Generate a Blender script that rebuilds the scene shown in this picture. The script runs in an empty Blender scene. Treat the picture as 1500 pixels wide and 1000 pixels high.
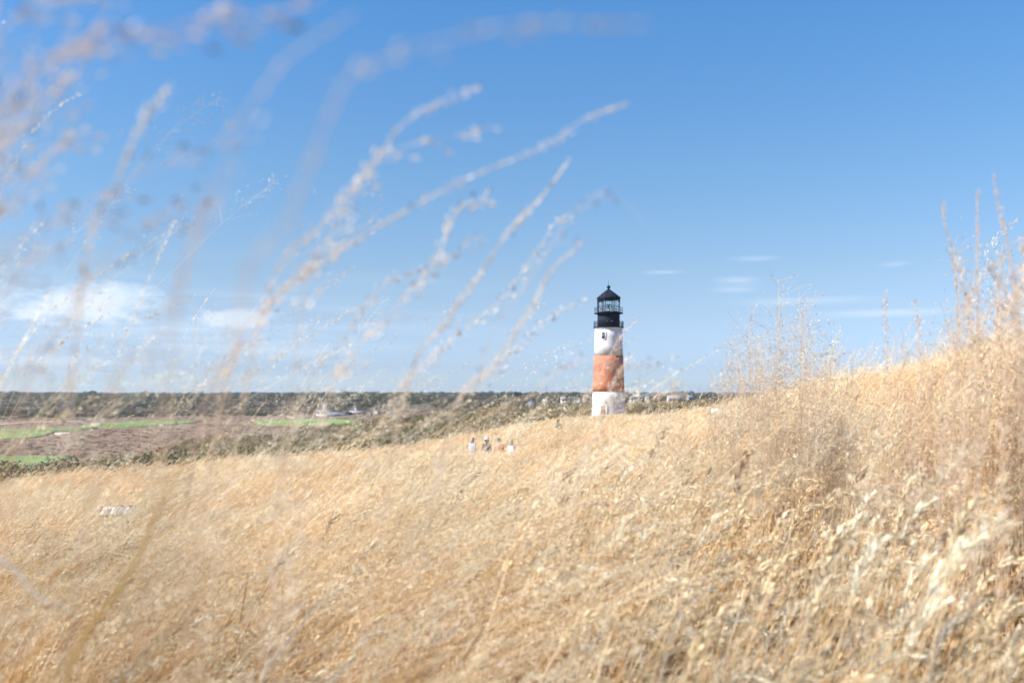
import bpy, math, random
import numpy as np
from mathutils import Vector
R = math.radians
rng = np.random.default_rng(7)
random.seed(7)
sc = bpy.context.scene
C = sc.collection

# ------------------------------------------------------------------ camera
FPX = 1458.3            # focal length in pixels of the 1500 px wide photograph
HOR = 575.0             # image row of eye level
cam_d = bpy.data.cameras.new('camera'); cam = bpy.data.objects.new('camera', cam_d); C.objects.link(cam)
cam.location = (0, 0, 0); cam.rotation_euler = (R(90), 0, 0)
cam_d.sensor_width = 36; cam_d.lens = 35; cam_d.shift_y = 0.05
cam_d.clip_start = 0.05; cam_d.clip_end = 30000
cam_d.dof.use_dof = True; cam_d.dof.focus_distance = 13.0; cam_d.dof.aperture_fstop = 2.8
sc.camera = cam

# ------------------------------------------------------------------ sun, sky, exposure
SUN_EL = R(38); SUN_AZ = Vector((-0.94, -0.22, 0)).normalized()
sdir = Vector((SUN_AZ.x*math.cos(SUN_EL), SUN_AZ.y*math.cos(SUN_EL), math.sin(SUN_EL)))
sl = bpy.data.lights.new('sun', 'SUN'); sun = bpy.data.objects.new('sun', sl); C.objects.link(sun)
sl.energy = 5.0; sl.angle = R(0.5); sl.color = (1.0, 0.92, 0.80)
sun.rotation_euler = (-sdir).to_track_quat('-Z', 'Y').to_euler()
sun.location = (-40, -20, 60)
sc.view_settings.view_transform = 'Standard'; sc.view_settings.look = 'None'
sc.view_settings.exposure = 0.73; sc.view_settings.gamma = 1.0
w = bpy.data.worlds.new('World'); sc.world = w; w.use_nodes = True
nt = w.node_tree; nt.nodes.clear()
def N(nt, t, **k):
    n = nt.nodes.new(t)
    for a, b in k.items(): setattr(n, a, b)
    return n
def math_n(nt, op, a, b=None, c=None, clamp=False):
    n = nt.nodes.new('ShaderNodeMath'); n.operation = op; n.use_clamp = clamp
    for i, v in enumerate((a, b, c)):
        if v is None: continue
        if isinstance(v, (int, float)): n.inputs[i].default_value = v
        else: nt.links.new(v, n.inputs[i])
    return n.outputs[0]
sky = N(nt, 'ShaderNodeTexSky', sky_type='NISHITA', sun_disc=False, sun_elevation=SUN_EL,
        sun_rotation=math.atan2(sdir.x, sdir.y), altitude=0, air_density=1.0, dust_density=0.6, ozone_density=2.6)
tc = N(nt, 'ShaderNodeTexCoord'); sx = N(nt, 'ShaderNodeSeparateXYZ')
nt.links.new(tc.outputs['Generated'], sx.inputs[0])
X, Y, Z = sx.outputs
az = math_n(nt, 'ARCTAN2', X, Y)                       # compass angle of the view ray
hl = math_n(nt, 'SQRT', math_n(nt, 'ADD', math_n(nt, 'MULTIPLY', X, X), math_n(nt, 'MULTIPLY', Y, Y)))
el = math_n(nt, 'ARCTAN2', Z, hl)
cmb = N(nt, 'ShaderNodeCombineXYZ')
nt.links.new(az, cmb.inputs[0]); nt.links.new(math_n(nt, 'MULTIPLY', el, 2.6), cmb.inputs[1])
def bump(v, c, r):                                      # 1 at c falling to 0 at c +- r
    d = math_n(nt, 'ABSOLUTE', math_n(nt, 'DIVIDE', math_n(nt, 'SUBTRACT', v, c), r))
    n = N(nt, 'ShaderNodeMapRange', interpolation_type='SMOOTHSTEP')
    nt.links.new(d, n.inputs[0]); n.inputs[1].default_value = 0; n.inputs[2].default_value = 1
    n.inputs[3].default_value = 1; n.inputs[4].default_value = 0
    return n.outputs[0]
def noise(nt, vec, scale, detail=6, rough=.6, dist=0.0):
    n = N(nt, 'ShaderNodeTexNoise'); nt.links.new(vec, n.inputs['Vector'])
    n.inputs['Scale'].default_value = scale; n.inputs['Detail'].default_value = detail
    n.inputs['Roughness'].default_value = rough; n.inputs['Distortion'].default_value = dist
    return n.outputs[0]
def ramp(nt, v, a, b, lo=0., hi=1.):
    n = N(nt, 'ShaderNodeMapRange', interpolation_type='SMOOTHSTEP'); nt.links.new(v, n.inputs[0])
    n.inputs[1].default_value = a; n.inputs[2].default_value = b; n.inputs[3].default_value = lo; n.inputs[4].default_value = hi
    return n.outputs[0]
nz = noise(nt, cmb.outputs[0], 17, 8, .62, .3)
# puffy cloud bank low on the left
def cloud(c_az, r_az, c_el, r_el, gain, thr):
    m = math_n(nt, 'MULTIPLY', bump(az, c_az, r_az), bump(el, c_el, r_el))
    v = math_n(nt, 'ADD', nz, math_n(nt, 'MULTIPLY', m, .42))
    return math_n(nt, 'MULTIPLY', ramp(nt, v, thr, thr+.30), math_n(nt, 'MULTIPLY', math_n(nt, 'POWER', m, .4), gain))
cl = cloud(-.415, .17, .081, .040, .38, .62)
cl = math_n(nt, 'MAXIMUM', cl, cloud(-.28, .10, .070, .022, .30, .64))
# thin veil over the left horizon and faint streaks on the right
cmb2 = N(nt, 'ShaderNodeCombineXYZ')
nt.links.new(az, cmb2.inputs[0]); nt.links.new(math_n(nt, 'MULTIPLY', el, 12), cmb2.inputs[1])
nz2 = noise(nt, cmb2.outputs[0], 5, 5, .55)
veil = math_n(nt, 'MULTIPLY', math_n(nt, 'MULTIPLY', ramp(nt, nz2, .40, .72), bump(el, .05, .10)), ramp(nt, az, .1, -.3, 0, .15))
cl = math_n(nt, 'MAXIMUM', cl, veil)
for ca, ra, ce, re, g in ((.225, .032, .108, .007, .36), (.24, .035, .130, .004, .26), (.365, .02, .120, .0035, .3),
                          (.15, .03, .119, .003, .22), (.29, .09, .088, .006, .18), (.36, .09, .075, .006, .2), (.22, .03, .101, .005, .2)):
    s = math_n(nt, 'MULTIPLY', math_n(nt, 'MULTIPLY', bump(az, ca, ra), bump(el, ce, re)), math_n(nt, 'MULTIPLY', ramp(nt, nz2, .25, .6), g*.75))
    cl = math_n(nt, 'MAXIMUM', cl, s)
# clear maritime air: the low sky stays blue instead of turning yellow
def lin(c): return [((v/255)/12.92 if v/255 <= .04045 else ((v/255+.055)/1.055)**2.4) for v in c]
cr = N(nt, 'ShaderNodeValToRGB'); nt.links.new(math_n(nt, 'DIVIDE', el, .4), cr.inputs[0])
STOPS = [(.00, (210,206,190), (190,212,234)), (.024, (226,232,210), (186,211,235)), (.079, (210,238,244), (180,211,240)), (.119, (194,229,250), (166,204,238)),
         (.219, (153,190,229), (124,175,226)), (.38, (126,160,202), (89,151,216))]
for i, (e_, a_, b_) in enumerate(STOPS):
    q = [x/y/1.5 for x, y in zip(lin(b_), lin(a_))]
    if i < 2: st = cr.color_ramp.elements[i]; st.position = e_/.4
    else: st = cr.color_ramp.elements.new(e_/.4)
    st.color = (*q, 1)
cm = N(nt, 'ShaderNodeVectorMath', operation='MULTIPLY'); nt.links.new(sky.outputs[0], cm.inputs[0]); nt.links.new(cr.outputs[0], cm.inputs[1])
cs = N(nt, 'ShaderNodeVectorMath', operation='SCALE'); cs.inputs['Scale'].default_value = 1.5; nt.links.new(cm.outputs[0], cs.inputs[0])
mix = N(nt, 'ShaderNodeMix', data_type='RGBA')
nt.links.new(cl, mix.inputs[0]); nt.links.new(cs.outputs[0], mix.inputs[6]); mix.inputs[7].default_value = (9.2, 9.3, 9.5, 1)
bg = N(nt, 'ShaderNodeBackground'); bg.inputs[1].default_value = 0.10
nt.links.new(mix.outputs[2], bg.inputs[0])
wo = N(nt, 'ShaderNodeOutputWorld'); nt.links.new(bg.outputs[0], wo.inputs[0])
sc.cycles.use_denoising = True
sc.cycles.max_bounces = 8; sc.cycles.transparent_max_bounces = 16; sc.cycles.volume_bounces = 0
sc.cycles.diffuse_bounces = 5; sc.cycles.sample_clamp_indirect = 6

# ------------------------------------------------------------------ helpers
def P(px, py, d): return Vector(((px-750)/FPX*d, d, -(py-HOR)/FPX*d))
class MB:
    """collects vertices, faces and vertex colours; build() links them as one mesh object"""
    def __init__(s): s.v = []; s.f = []; s.c = []; s.n = 0
    def add(s, V, F, col):
        V = np.asarray(V, float).reshape(-1, 3); F = np.asarray(F, int)
        s.v.append(V); s.f.append(F + s.n)
        col = np.asarray(col, float)
        if col.ndim == 1: col = np.repeat(col[None, :3], len(V), 0)
        s.c.append(col[:, :3]); s.n += len(V)
    def mesh(s, name, mat, smooth=False):
        V = np.concatenate(s.v); Cc = np.concatenate(s.c)
        me = bpy.data.meshes.new(name)
        counts = []; idx = []
        for F in s.f:
            if len(F) == 0: continue
            counts.append(np.full(len(F), F.shape[1])); idx.append(F.reshape(-1))
        counts = np.concatenate(counts); idx = np.concatenate(idx)
        me.vertices.add(len(V)); me.vertices.foreach_set('co', V.reshape(-1))
        me.loops.add(len(idx)); me.loops.foreach_set('vertex_index', idx)
        me.polygons.add(len(counts)); st = np.concatenate([[0], np.cumsum(counts)[:-1]])
        me.polygons.foreach_set('loop_start', st); me.polygons.foreach_set('loop_total', counts)
        me.update(calc_edges=True); me.validate()
        at = me.color_attributes.new('Col', 'FLOAT_COLOR', 'POINT')
        if len(me.vertices) == len(V):
            at.data.foreach_set('color', np.concatenate([Cc, np.ones((len(Cc), 1))], 1).reshape(-1))
        if smooth: me.shade_smooth()
        if mat: me.materials.append(mat)
        return me
    def build(s, name, mat, parent=None, smooth=False, link=True):
        o = bpy.data.objects.new(name, s.mesh(name, mat, smooth))
        if link: C.objects.link(o)
        if parent: o.parent = parent
        return o
    # shapes
    def box(s, c, d, col=(.5,.5,.5), rz=0, tilt=0):
        V = np.array([[x, y, z] for x in (-.5,.5) for y in (-.5,.5) for z in (-.5,.5)])*np.array(d)
        if tilt:
            ca, sa = math.cos(tilt), math.sin(tilt); V = np.stack([V[:,0], V[:,1]*ca-V[:,2]*sa, V[:,1]*sa+V[:,2]*ca], 1)
        ca, sa = math.cos(rz), math.sin(rz); V = np.stack([V[:,0]*ca-V[:,1]*sa, V[:,0]*sa+V[:,1]*ca, V[:,2]], 1)
        s.add(V+np.array(c), [[0,1,3,2],[4,6,7,5],[0,4,5,1],[2,3,7,6],[0,2,6,4],[1,5,7,3]], col)
    def lathe(s, prof, n, col, c=(0,0,0), caps=True, a0=0):
        a = np.arange(n)/n*2*math.pi + a0; V = []
        for r, z in prof: V.append(np.stack([np.cos(a)*r, np.sin(a)*r, np.full(n, z)], 1))
        V = np.concatenate(V)+np.array(c); F = []
        for k in range(len(prof)-1):
            for i in range(n): F.append([k*n+i, k*n+(i+1)%n, (k+1)*n+(i+1)%n, (k+1)*n+i])
        s.add(V, F, col)
        if caps:
            for k, fl in ((0, 1), (len(prof)-1, 0)):
                if prof[k][0] > 1e-4:
                    base = s.n - len(V) if k == 0 else s.n - n
                    ids = [base + i for i in (range(n-1, -1, -1) if fl else range(n))]
                    s.f.append(np.array([ids]))
    def tube(s, path, rad, col, n=4):
        path = np.asarray(path, float); S = len(path); rad = np.broadcast_to(rad, (S,))
        T = np.gradient(path, axis=0); T /= np.linalg.norm(T, axis=1)[:, None]+1e-9
        ref = np.array([0.13, 1, .07]); A = np.cross(T, ref); A /= np.linalg.norm(A, axis=1)[:, None]+1e-9; B = np.cross(T, A)
        a = np.arange(n)/n*2*math.pi
        V = (path[:, None]+rad[:, None, None]*(np.cos(a)[None, :, None]*A[:, None]+np.sin(a)[None, :, None]*B[:, None])).reshape(-1, 3)
        F = [[k*n+i, k*n+(i+1)%n, (k+1)*n+(i+1)%n, (k+1)*n+i] for k in range(S-1) for i in range(n)]
        c = np.asarray(col, float)
        if c.ndim == 2: c = np.repeat(c, n, 0)
        s.add(V, F, c)
    def ribbons(s, path, wid, side, col):      # path (N,S,3) wid (N,S) side (N,3) col (N,S,3)
        N_, S = path.shape[:2]
        V = np.stack([path-side[:, None]*wid[..., None]/2, path+side[:, None]*wid[..., None]/2], 2).reshape(-1, 3)
        b = (np.arange(N_)[:, None]*S+np.arange(S-1)[None])*2
        F = np.stack([b, b+1, b+3, b+2], -1).reshape(-1, 4)
        s.add(V, F, np.repeat(col.reshape(-1, 3), 2, 0))
    def spikelets(s, c, ax, L, W, col):        # c, ax (N,3)
        n = len(c); rnd = rng.normal(size=(n, 3)); side = np.cross(ax, rnd); side /= np.linalg.norm(side, axis=1)[:, None]+1e-9
        L = np.broadcast_to(L, (n,))[:, None]; W = np.broadcast_to(W, (n,))[:, None]
        V = np.stack([c-ax*L/2, c-ax*L*.05+side*W/2, c+ax*L/2, c-ax*L*.05-side*W/2], 1).reshape(-1, 3)
        s.add(V, np.arange(n*4).reshape(-1, 4), np.repeat(col, 4, 0))
def tag(o, label=None, cat=None, group=None, kind=None):
    if label: o['label'] = label
    if cat: o['category'] = cat
    if group: o['group'] = group
    if kind: o['kind'] = kind
    return o
def empty(name, loc, rz=0, **k):
    o = bpy.data.objects.new(name, None); C.objects.link(o); o.location = loc; o.rotation_euler = (0, 0, rz)
    o.empty_display_size = .3
    return tag(o, **k)
def copy_tree(o, parent=None):
    c = o.copy(); C.objects.link(c); c.parent = parent
    for ch in list(o.children): copy_tree(ch, c)
    return c

# ------------------------------------------------------------------ materials
def mat(name, col=(.5,.5,.5), rough=.7, metal=0, attr=False, var=0., nscale=8., bump_s=0., trans=0.):
    m = bpy.data.materials.new(name); m.use_nodes = True; t = m.node_tree
    b = t.nodes['Principled BSDF']; b.inputs['Roughness'].default_value = rough; b.inputs['Metallic'].default_value = metal
    b.inputs['Specular IOR Level'].default_value = .3
    g = N(t, 'ShaderNodeNewGeometry')
    if attr:
        a = N(t, 'ShaderNodeAttribute', attribute_name='Col'); src = a.outputs['Color']
    else:
        r = N(t, 'ShaderNodeRGB'); r.outputs[0].default_value = (*col, 1); src = r.outputs[0]
    if var:
        nz = noise(t, g.outputs['Position'], nscale, 6, .65)
        f = ramp(t, nz, .25, .75, 1-var, 1+var)
        h = N(t, 'ShaderNodeVectorMath', operation='SCALE'); t.links.new(src, h.inputs[0]); t.links.new(f, h.inputs['Scale']); src = h.outputs[0]
        if bump_s:
            bp = N(t, 'ShaderNodeBump'); bp.inputs['Strength'].default_value = bump_s; t.links.new(nz, bp.inputs['Height']); t.links.new(bp.outputs[0], b.inputs['Normal'])
    t.links.new(src, b.inputs['Base Color'])
    if trans:
        tr = N(t, 'ShaderNodeBsdfTranslucent'); t.links.new(src, tr.inputs[0])
        mx = N(t, 'ShaderNodeMixShader'); mx.inputs[0].default_value = trans
        t.links.new(b.outputs[0], mx.inputs[1]); t.links.new(tr.outputs[0], mx.inputs[2])
        t.links.new(mx.outputs[0], t.nodes['Material Output'].inputs[0])
    return m
def grass_mat(name, trans=.35, patch=.24, gain=1.0):
    m = bpy.data.materials.new(name); m.use_nodes = True; t = m.node_tree; t.nodes.clear()
    a = N(t, 'ShaderNodeAttribute', attribute_name='Col'); oi = N(t, 'ShaderNodeObjectInfo'); g = N(t, 'ShaderNodeNewGeometry')
    n1 = noise(t, g.outputs['Position'], .55, 4, .6)
    f = math_n(t, 'ADD', ramp(t, n1, .3, .7, 1-patch, 1+patch), math_n(t, 'MULTIPLY', math_n(t, 'SUBTRACT', oi.outputs['Random'], .5), .22))
    f = math_n(t, 'MULTIPLY', f, gain)
    sc_ = N(t, 'ShaderNodeVectorMath', operation='SCALE'); t.links.new(a.outputs['Color'], sc_.inputs[0]); t.links.new(f, sc_.inputs['Scale'])
    n2 = noise(t, g.outputs['Position'], .23, 3, .5)
    warm = N(t, 'ShaderNodeMix', data_type='RGBA', blend_type='MULTIPLY'); t.links.new(ramp(t, n2, .45, .68, 0, .8), warm.inputs[0])
    t.links.new(sc_.outputs[0], warm.inputs[6]); warm.inputs[7].default_value = (.98, .82, .62, 1)
    d = N(t, 'ShaderNodeBsdfDiffuse'); tr = N(t, 'ShaderNodeBsdfTranslucent'); gl = N(t, 'ShaderNodeBsdfGlossy')
    gl.inputs['Roughness'].default_value = .45; gl.inputs[0].default_value = (.9, .85, .8, 1)
    t.links.new(warm.outputs[2], d.inputs[0]); t.links.new(warm.outputs[2], tr.inputs[0])
    mx = N(t, 'ShaderNodeMixShader'); mx.inputs[0].default_value = trans
    t.links.new(d.outputs[0], mx.inputs[1]); t.links.new(tr.outputs[0], mx.inputs[2])
    m2 = N(t, 'ShaderNodeMixShader'); m2.inputs[0].default_value = .045
    t.links.new(mx.outputs[0], m2.inputs[1]); t.links.new(gl.outputs[0], m2.inputs[2])
    o = N(t, 'ShaderNodeOutputMaterial'); t.links.new(m2.outputs[0], o.inputs[0])
    return m
M_grass = grass_mat('dry_grass_straw')
M_near = grass_mat('near_dry_grass', trans=.12, gain=.84)
M_stalk = grass_mat('dry_stalk_straw', trans=.45, patch=.05)
M_leaf = mat('shrub_leaves', attr=True, rough=.75, trans=.25)
M_bark = mat('shrub_bark', (.16, .12, .085), var=.3, nscale=20)
M_terrain = mat('field_soil', attr=True, rough=.95, var=.28, nscale=.35, bump_s=.2)
M_fair = mat('mown_turf', (.175, .25, .075), rough=.9, var=.3, nscale=.035)
M_sand = mat('bunker_sand', (.50, .42, .33), rough=.9, var=.1, nscale=.4)

# ------------------------------------------------------------------ terrain
COLS = np.array([-400, 0, 400, 750, 890, 1000, 1200, 1500, 1900], float)
TAB = {
 0:   [-2.05,-2.0,-1.97,-1.95,-1.93,-1.92,-1.88,-1.8,-1.7],
 4:   [-2.2,-2.05,-2.0,-1.97,-1.93,-1.9,-1.8,-1.62,-1.4],
 10:  [-3.0,-2.75,-2.55,-2.4,-2.2,-2.05,-1.65,-.95,-.4],
 18:  [-4.0,-3.45,-3.1,-2.85,-2.5,-2.2,-1.4,-.3,.4],
 30:  [-5.0,-4.15,-3.6,-3.25,-2.75,-2.25,-.9,.35,1.2],
 47:  [-6.6,-5.2,-4.35,-3.7,-2.9,-2.2,-.7,.45,1.4],
 62:  [-9.5,-8.2,-5.1,-3.95,-3.3,-2.6,-.9,.4,1.4],
 80:  [-13,-12,-7.0,-4.2,-3.6,-3.0,-1.2,.2,1.4],
 110: [-17,-16,-11,-4.8,-4.35,-3.9,-1.6,.3,1.5],
 160: [-20,-19.5,-17,-6.1,-4.85,-4.8,-3.,-1.2,0],
 180: [-20.3,-20,-18.5,-7.6,-5.2,-5.1,-4.5,-2.6,-2],
 250: [-20.5,-20.3,-20,-8.2,-6.0,-5.3,-5.2,-5,-5],
 400: [-20.5,-20.3,-19.4,-7.2,-6.6,-6,-6,-6,-6],
 560: [-20.2,-20.1,-18.6,-7.6,-6.2,-5.4,-5.5,-5.5,-5.5],
 720: [-20,-20,-17.6,-9,-7,-6,-6,-6,-6],
 950: [-15,-15.5,-14.5,-9,-7,-6.2,-6,-6,-6],
 1250:[-9.5,-10,-10,-8,-6.8,-6.4,-6,-6,-6],
 1700:[-6.5,-6.5,-6.5,-6.5,-6.5,-6.2,-6,-6,-6],
 2600:[-5,-5,-5,-5,-5,-5,-5,-5,-5],
 7000:[-7,-7,-7,-7,-7,-7,-7,-7,-7]}
DK = np.array(sorted(TAB), float); TT = np.array([TAB[int(k)] for k in DK])
LK = np.log(DK+6.)
KP = (COLS-750)/FPX
def smooth_interp(fx, fy):
    """Catmull-Rom in depth, linear in direction"""
    j = np.clip(np.searchsorted(LK, fy)-1, 0, len(LK)-2); t = np.clip((fy-LK[j])/(LK[j+1]-LK[j]), 0, 1)
    out = []
    def row(k):
        k = np.clip(k, 0, len(LK)-1)
        i = np.clip(np.searchsorted(KP, fx)-1, 0, len(KP)-2); u = np.clip((fx-KP[i])/(KP[i+1]-KP[i]), 0, 1)
        return TT[k, i]*(1-u)+TT[k, i+1]*u
    p0, p1, p2, p3 = row(j-1), row(j), row(j+1), row(j+2)
    m1 = np.where((p2-p1)*(p1-p0) > 0, .5*(p2-p0), 0)*np.minimum(1, 1); m2 = np.where((p3-p2)*(p2-p1) > 0, .5*(p3-p1), 0)
    lim = 1.5*np.abs(p2-p1); m1 = np.clip(m1, -lim, lim); m2 = np.clip(m2, -lim, lim)
    h = p1*(2*t**3-3*t**2+1)+m1*(t**3-2*t**2+t)+p2*(-2*t**3+3*t**2)+m2*(t**3-t**2)
    return h
def ground(x, y):
    x = np.asarray(x, float); y = np.asarray(y, float)
    yy = np.maximum(y, 4.); k = np.clip(x/yy, KP[0]*1.6, KP[-1]*1.6)
    z = smooth_interp(k, np.log(np.clip(y, 0, 6900)+6.))
    amp = np.clip(y/60., 0, 1)
    z = z + .10*np.sin(x*.9+1.3*np.sin(y*.5))*np.cos(y*.7)*np.clip(y/8, 0, 1) + amp*.25*np.sin(x*.11+.7)*np.cos(y*.083+x*.04)
    far = np.clip((y-900)/900, 0, 1)
    z = z + far*(1.2*np.sin(x*.006+y*.004)+.8*np.sin(x*.013-y*.007+1)+.6*np.sin(x*.031+2))
    return z
def G(x, y): return float(ground(x, y))
def hit(px, py, d0=80., d1=3000.):
    d = np.geomspace(d0, d1, 4000); x = (px-750)/FPX*d; z = -(py-HOR)/FPX*d
    g = ground(x, d); k = np.argmax(z <= g)
    return float(x[k]), float(d[k]), float(g[k])
field_edge = lambda k: np.interp(k*FPX+750, [-400, 0, 200, 400, 600, 700, 860, 930, 1000, 1200, 1500], [42, 46, 52, 60, 84, 112, 172, 168, 158, 160, 150])
def make_ground():
    d = np.concatenate([np.linspace(-30, 0, 12), np.linspace(.8, 60, 90), np.geomspace(61.5, 6900, 170)])
    k = np.concatenate([np.linspace(-5, -1.05, 14), np.linspace(-1, 1, 220), np.linspace(1.05, 5, 14)])
    D, K = np.meshgrid(d, k, indexing='ij'); Xg = K*np.maximum(D, 4.); Zg = ground(Xg, D)
    V = np.stack([Xg, D, Zg], -1).reshape(-1, 3)
    r, c = len(d), len(k); i = (np.arange(r-1)[:, None]*c+np.arange(c-1)[None]).reshape(-1)
    F = np.stack([i, i+1, i+c+1, i+c], 1)
    straw = np.array([.22, .15, .08]); heath = np.array([.19, .125, .09]); wood = np.array([.085, .075, .045]); scrub = np.array([.20, .155, .085])
    e = field_edge(K); a = np.clip((D-e)/12, 0, 1)[..., None]
    hn = (np.sin(Xg*.05+D*.031)*np.sin(D*.043-Xg*.02)+np.sin(Xg*.17+1)*np.cos(D*.09))*.25+.5
    hcol = heath*(1-hn[..., None])+np.array([.25, .185, .12])*hn[..., None]
    base = straw*(1-a)+hcol*a
    b = np.clip((D-700)/150, 0, 1)[..., None]; base = base*(1-b)+wood*b
    m = MB(); m.add(V, F, base.reshape(-1, 3))
    o = m.build('ground', M_terrain, smooth=True); tag(o, 'rolling ground under the dry grass falling to brown heath on the left', 'ground', kind='structure')
make_ground()
def patch(name, outline_px, material, label, cat, lift=.12):
    """a mown or sandy area lying on the plain, its outline a closed loop on the ground"""
    pts = [hit(px, py) for px, py in outline_px]; n = len(pts)
    P2 = np.array([(p[0], p[1]) for p in pts]); c = P2.mean(0)
    # round the loop
    t = np.linspace(0, n, n*8, endpoint=False); i = t.astype(int); u = (t-i)[:, None]
    p = lambda k: P2[(i+k) % n]
    S = .5*((2*p(0))+(-p(-1)+p(1))*u+(2*p(-1)-5*p(0)+4*p(1)-p(2))*u**2+(-p(-1)+3*p(0)-3*p(1)+p(2))*u**3)
    rings = [c+(S-c)*f for f in (1, .8, .6, .4, .2, .02)]
    V = np.concatenate(rings); V = np.column_stack([V, ground(V[:, 0], V[:, 1])+lift]); m = len(S)
    V = np.concatenate([np.column_stack([S, ground(S[:, 0], S[:, 1])-.3]), V])
    F = [[k*m+i, k*m+(i+1) % m, (k+1)*m+(i+1) % m, (k+1)*m+i] for k in range(6) for i in range(m)]
    mb = MB(); mb.add(V, F, (.5, .5, .5)); o = mb.build(name, material, smooth=True); tag(o, label, cat, kind='structure')
patch('fairway', [(-160,633),(-60,629),(60,627.5),(130,625.5),(140,628),(90,632),(60,640),(0,643),(-100,645)], M_fair, 'bright green fairway band at the far left edge of the heath', 'fairway')
patch('fairway', [(140,621),(200,617.5),(285,615.5),(290,618.5),(230,624),(170,626),(120,625)], M_fair, 'thin green fairway strip running below the wooded ridge', 'fairway')
patch('fairway', [(375,616),(430,613.5),(500,613),(540,615),(505,621),(430,623.5),(380,621)], M_fair, 'green fairway in front of the long clubhouse', 'fairway')
patch('fairway', [(-150,676),(-40,671),(50,667.5),(104,668),(95,674),(40,684),(-60,692)], M_fair, 'nearest green fairway below the slope at far left', 'fairway')
patch('sand_bunker', [(134,621),(142,619),(149,620.5),(146,623.5),(138,624)], M_sand, 'curved pale bunker at the end of the left fairway', 'bunker', .28)
patch('sand_bunker', [(80,634.5),(90,633.2),(103,634),(100,636.5),(85,637)], M_sand, 'flat sandy bunker below the left fairway', 'bunker', .28)
patch('sand_bunker', [(419,610.5),(426,609.5),(433,611),(432,613.5),(424,613)], M_sand, 'small pale bunker left of the clubhouse', 'bunker', .28)
patch('heath_path', [(-40,621.5),(40,617.8),(120,616.4),(128,617.4),(50,619.2),(-30,624)], mat('pale_path', (.42, .33, .25), var=.2, nscale=.3), 'pale sandy path across the heath under the ridge', 'path', .2)

# ------------------------------------------------------------------ instanced stuff
def scatter(name, variants, pts, rots, scls, idx, label, cat):
    me = bpy.data.meshes.new(name+'_points'); n = len(pts)
    me.vertices.add(n); me.vertices.foreach_set('co', np.asarray(pts, float).reshape(-1))
    a = me.attributes.new('rot', 'FLOAT_VECTOR', 'POINT'); a.data.foreach_set('vector', np.asarray(rots, float).reshape(-1))
    a = me.attributes.new('scl', 'FLOAT_VECTOR', 'POINT'); a.data.foreach_set('vector', np.asarray(scls, float).reshape(-1))
    a = me.attributes.new('idx', 'INT', 'POINT'); a.data.foreach_set('value', np.asarray(idx, np.int32))
    o = bpy.data.objects.new(name, me); C.objects.link(o)
    coll = bpy.data.collections.new(name+'_kinds')
    for i, v in enumerate(variants): coll.objects.link(v)
    ng = bpy.data.node_groups.new(name+'_scatter', 'GeometryNodeTree')
    ng.interface.new_socket('Geometry', in_out='INPUT', socket_type='NodeSocketGeometry')
    ng.interface.new_socket('Geometry', in_out='OUTPUT', socket_type='NodeSocketGeometry')
    gi = ng.nodes.new('NodeGroupInput'); go = ng.nodes.new('NodeGroupOutput')
    ci = ng.nodes.new('GeometryNodeCollectionInfo'); ci.inputs[0].default_value = coll
    ci.inputs['Separate Children'].default_value = True; ci.inputs['Reset Children'].default_value = True
    ip = ng.nodes.new('GeometryNodeInstanceOnPoints'); ip.inputs['Pick Instance'].default_value = True
    def na(nm, dt):
        q = ng.nodes.new('GeometryNodeInputNamedAttribute'); q.data_type = dt; q.inputs[0].default_value = nm; return q.outputs[0]
    L = ng.links.new
    L(gi.outputs[0], ip.inputs['Points']); L(ci.outputs[0], ip.inputs['Instance'])
    L(na('idx', 'INT'), ip.inputs['Instance Index']); L(na('rot', 'FLOAT_VECTOR'), ip.inputs['Rotation']); L(na('scl', 'FLOAT_VECTOR'), ip.inputs['Scale'])
    L(ip.outputs[0], go.inputs[0])
    md = o.modifiers.new('scatter', 'NODES'); md.node_group = ng
    tag(o, label, cat, kind='stuff')
    return o

PALE = np.array([.86, .68, .43]); STRAW = np.array([.73, .50, .235]); ORANGE = np.array([.58, .29, .075]); BROWN = np.array([.27, .14, .06])
GREEN = np.array([.25, .26, .06]); CREAM = np.array([.92, .82, .62])
def pick(n, cols, p):
    i = rng.choice(len(cols), n, p=np.array(p)/sum(p)); c = np.array(cols)[i]
    return c*(1+rng.normal(0, .10, (n, 1)))
def blade_paths(n, rad, h0, h1, lean0, lean1, S=7, spread=.6, power=1.8, lean_dir=0.0):
    r = rad*np.sqrt(rng.random(n)); a = rng.random(n)*2*math.pi
    root = np.stack([r*np.cos(a), r*np.sin(a), np.full(n, -.05)], 1)
    h = rng.uniform(h0, h1, n); L = rng.uniform(lean0, lean1, n)
    da = lean_dir+rng.normal(0, spread, n)
    t = np.linspace(0, 1, S)[None, :]
    out = (L*h)[:, None]*t**power
    up = h[:, None]*(t-.28*(L[:, None]**2)*t**3)
    path = root[:, None]+np.stack([out*np.cos(da)[:, None], out*np.sin(da)[:, None], up], -1)
    return path, t, h, da
def grad_cols(n, t, base, tip, k=1.0):
    q = np.clip(t, 0, 1)[..., None]**k
    return base[:, None]*(1-q)+tip[:, None]*q
HEADMIX = [[5, 5, 2, 1.2]]; LEAFMIX = [[5, 2, 4, .5], [4, 5, 1.5, 1]]; STEMMIX = [[5, 4, 1, .35]]
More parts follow.
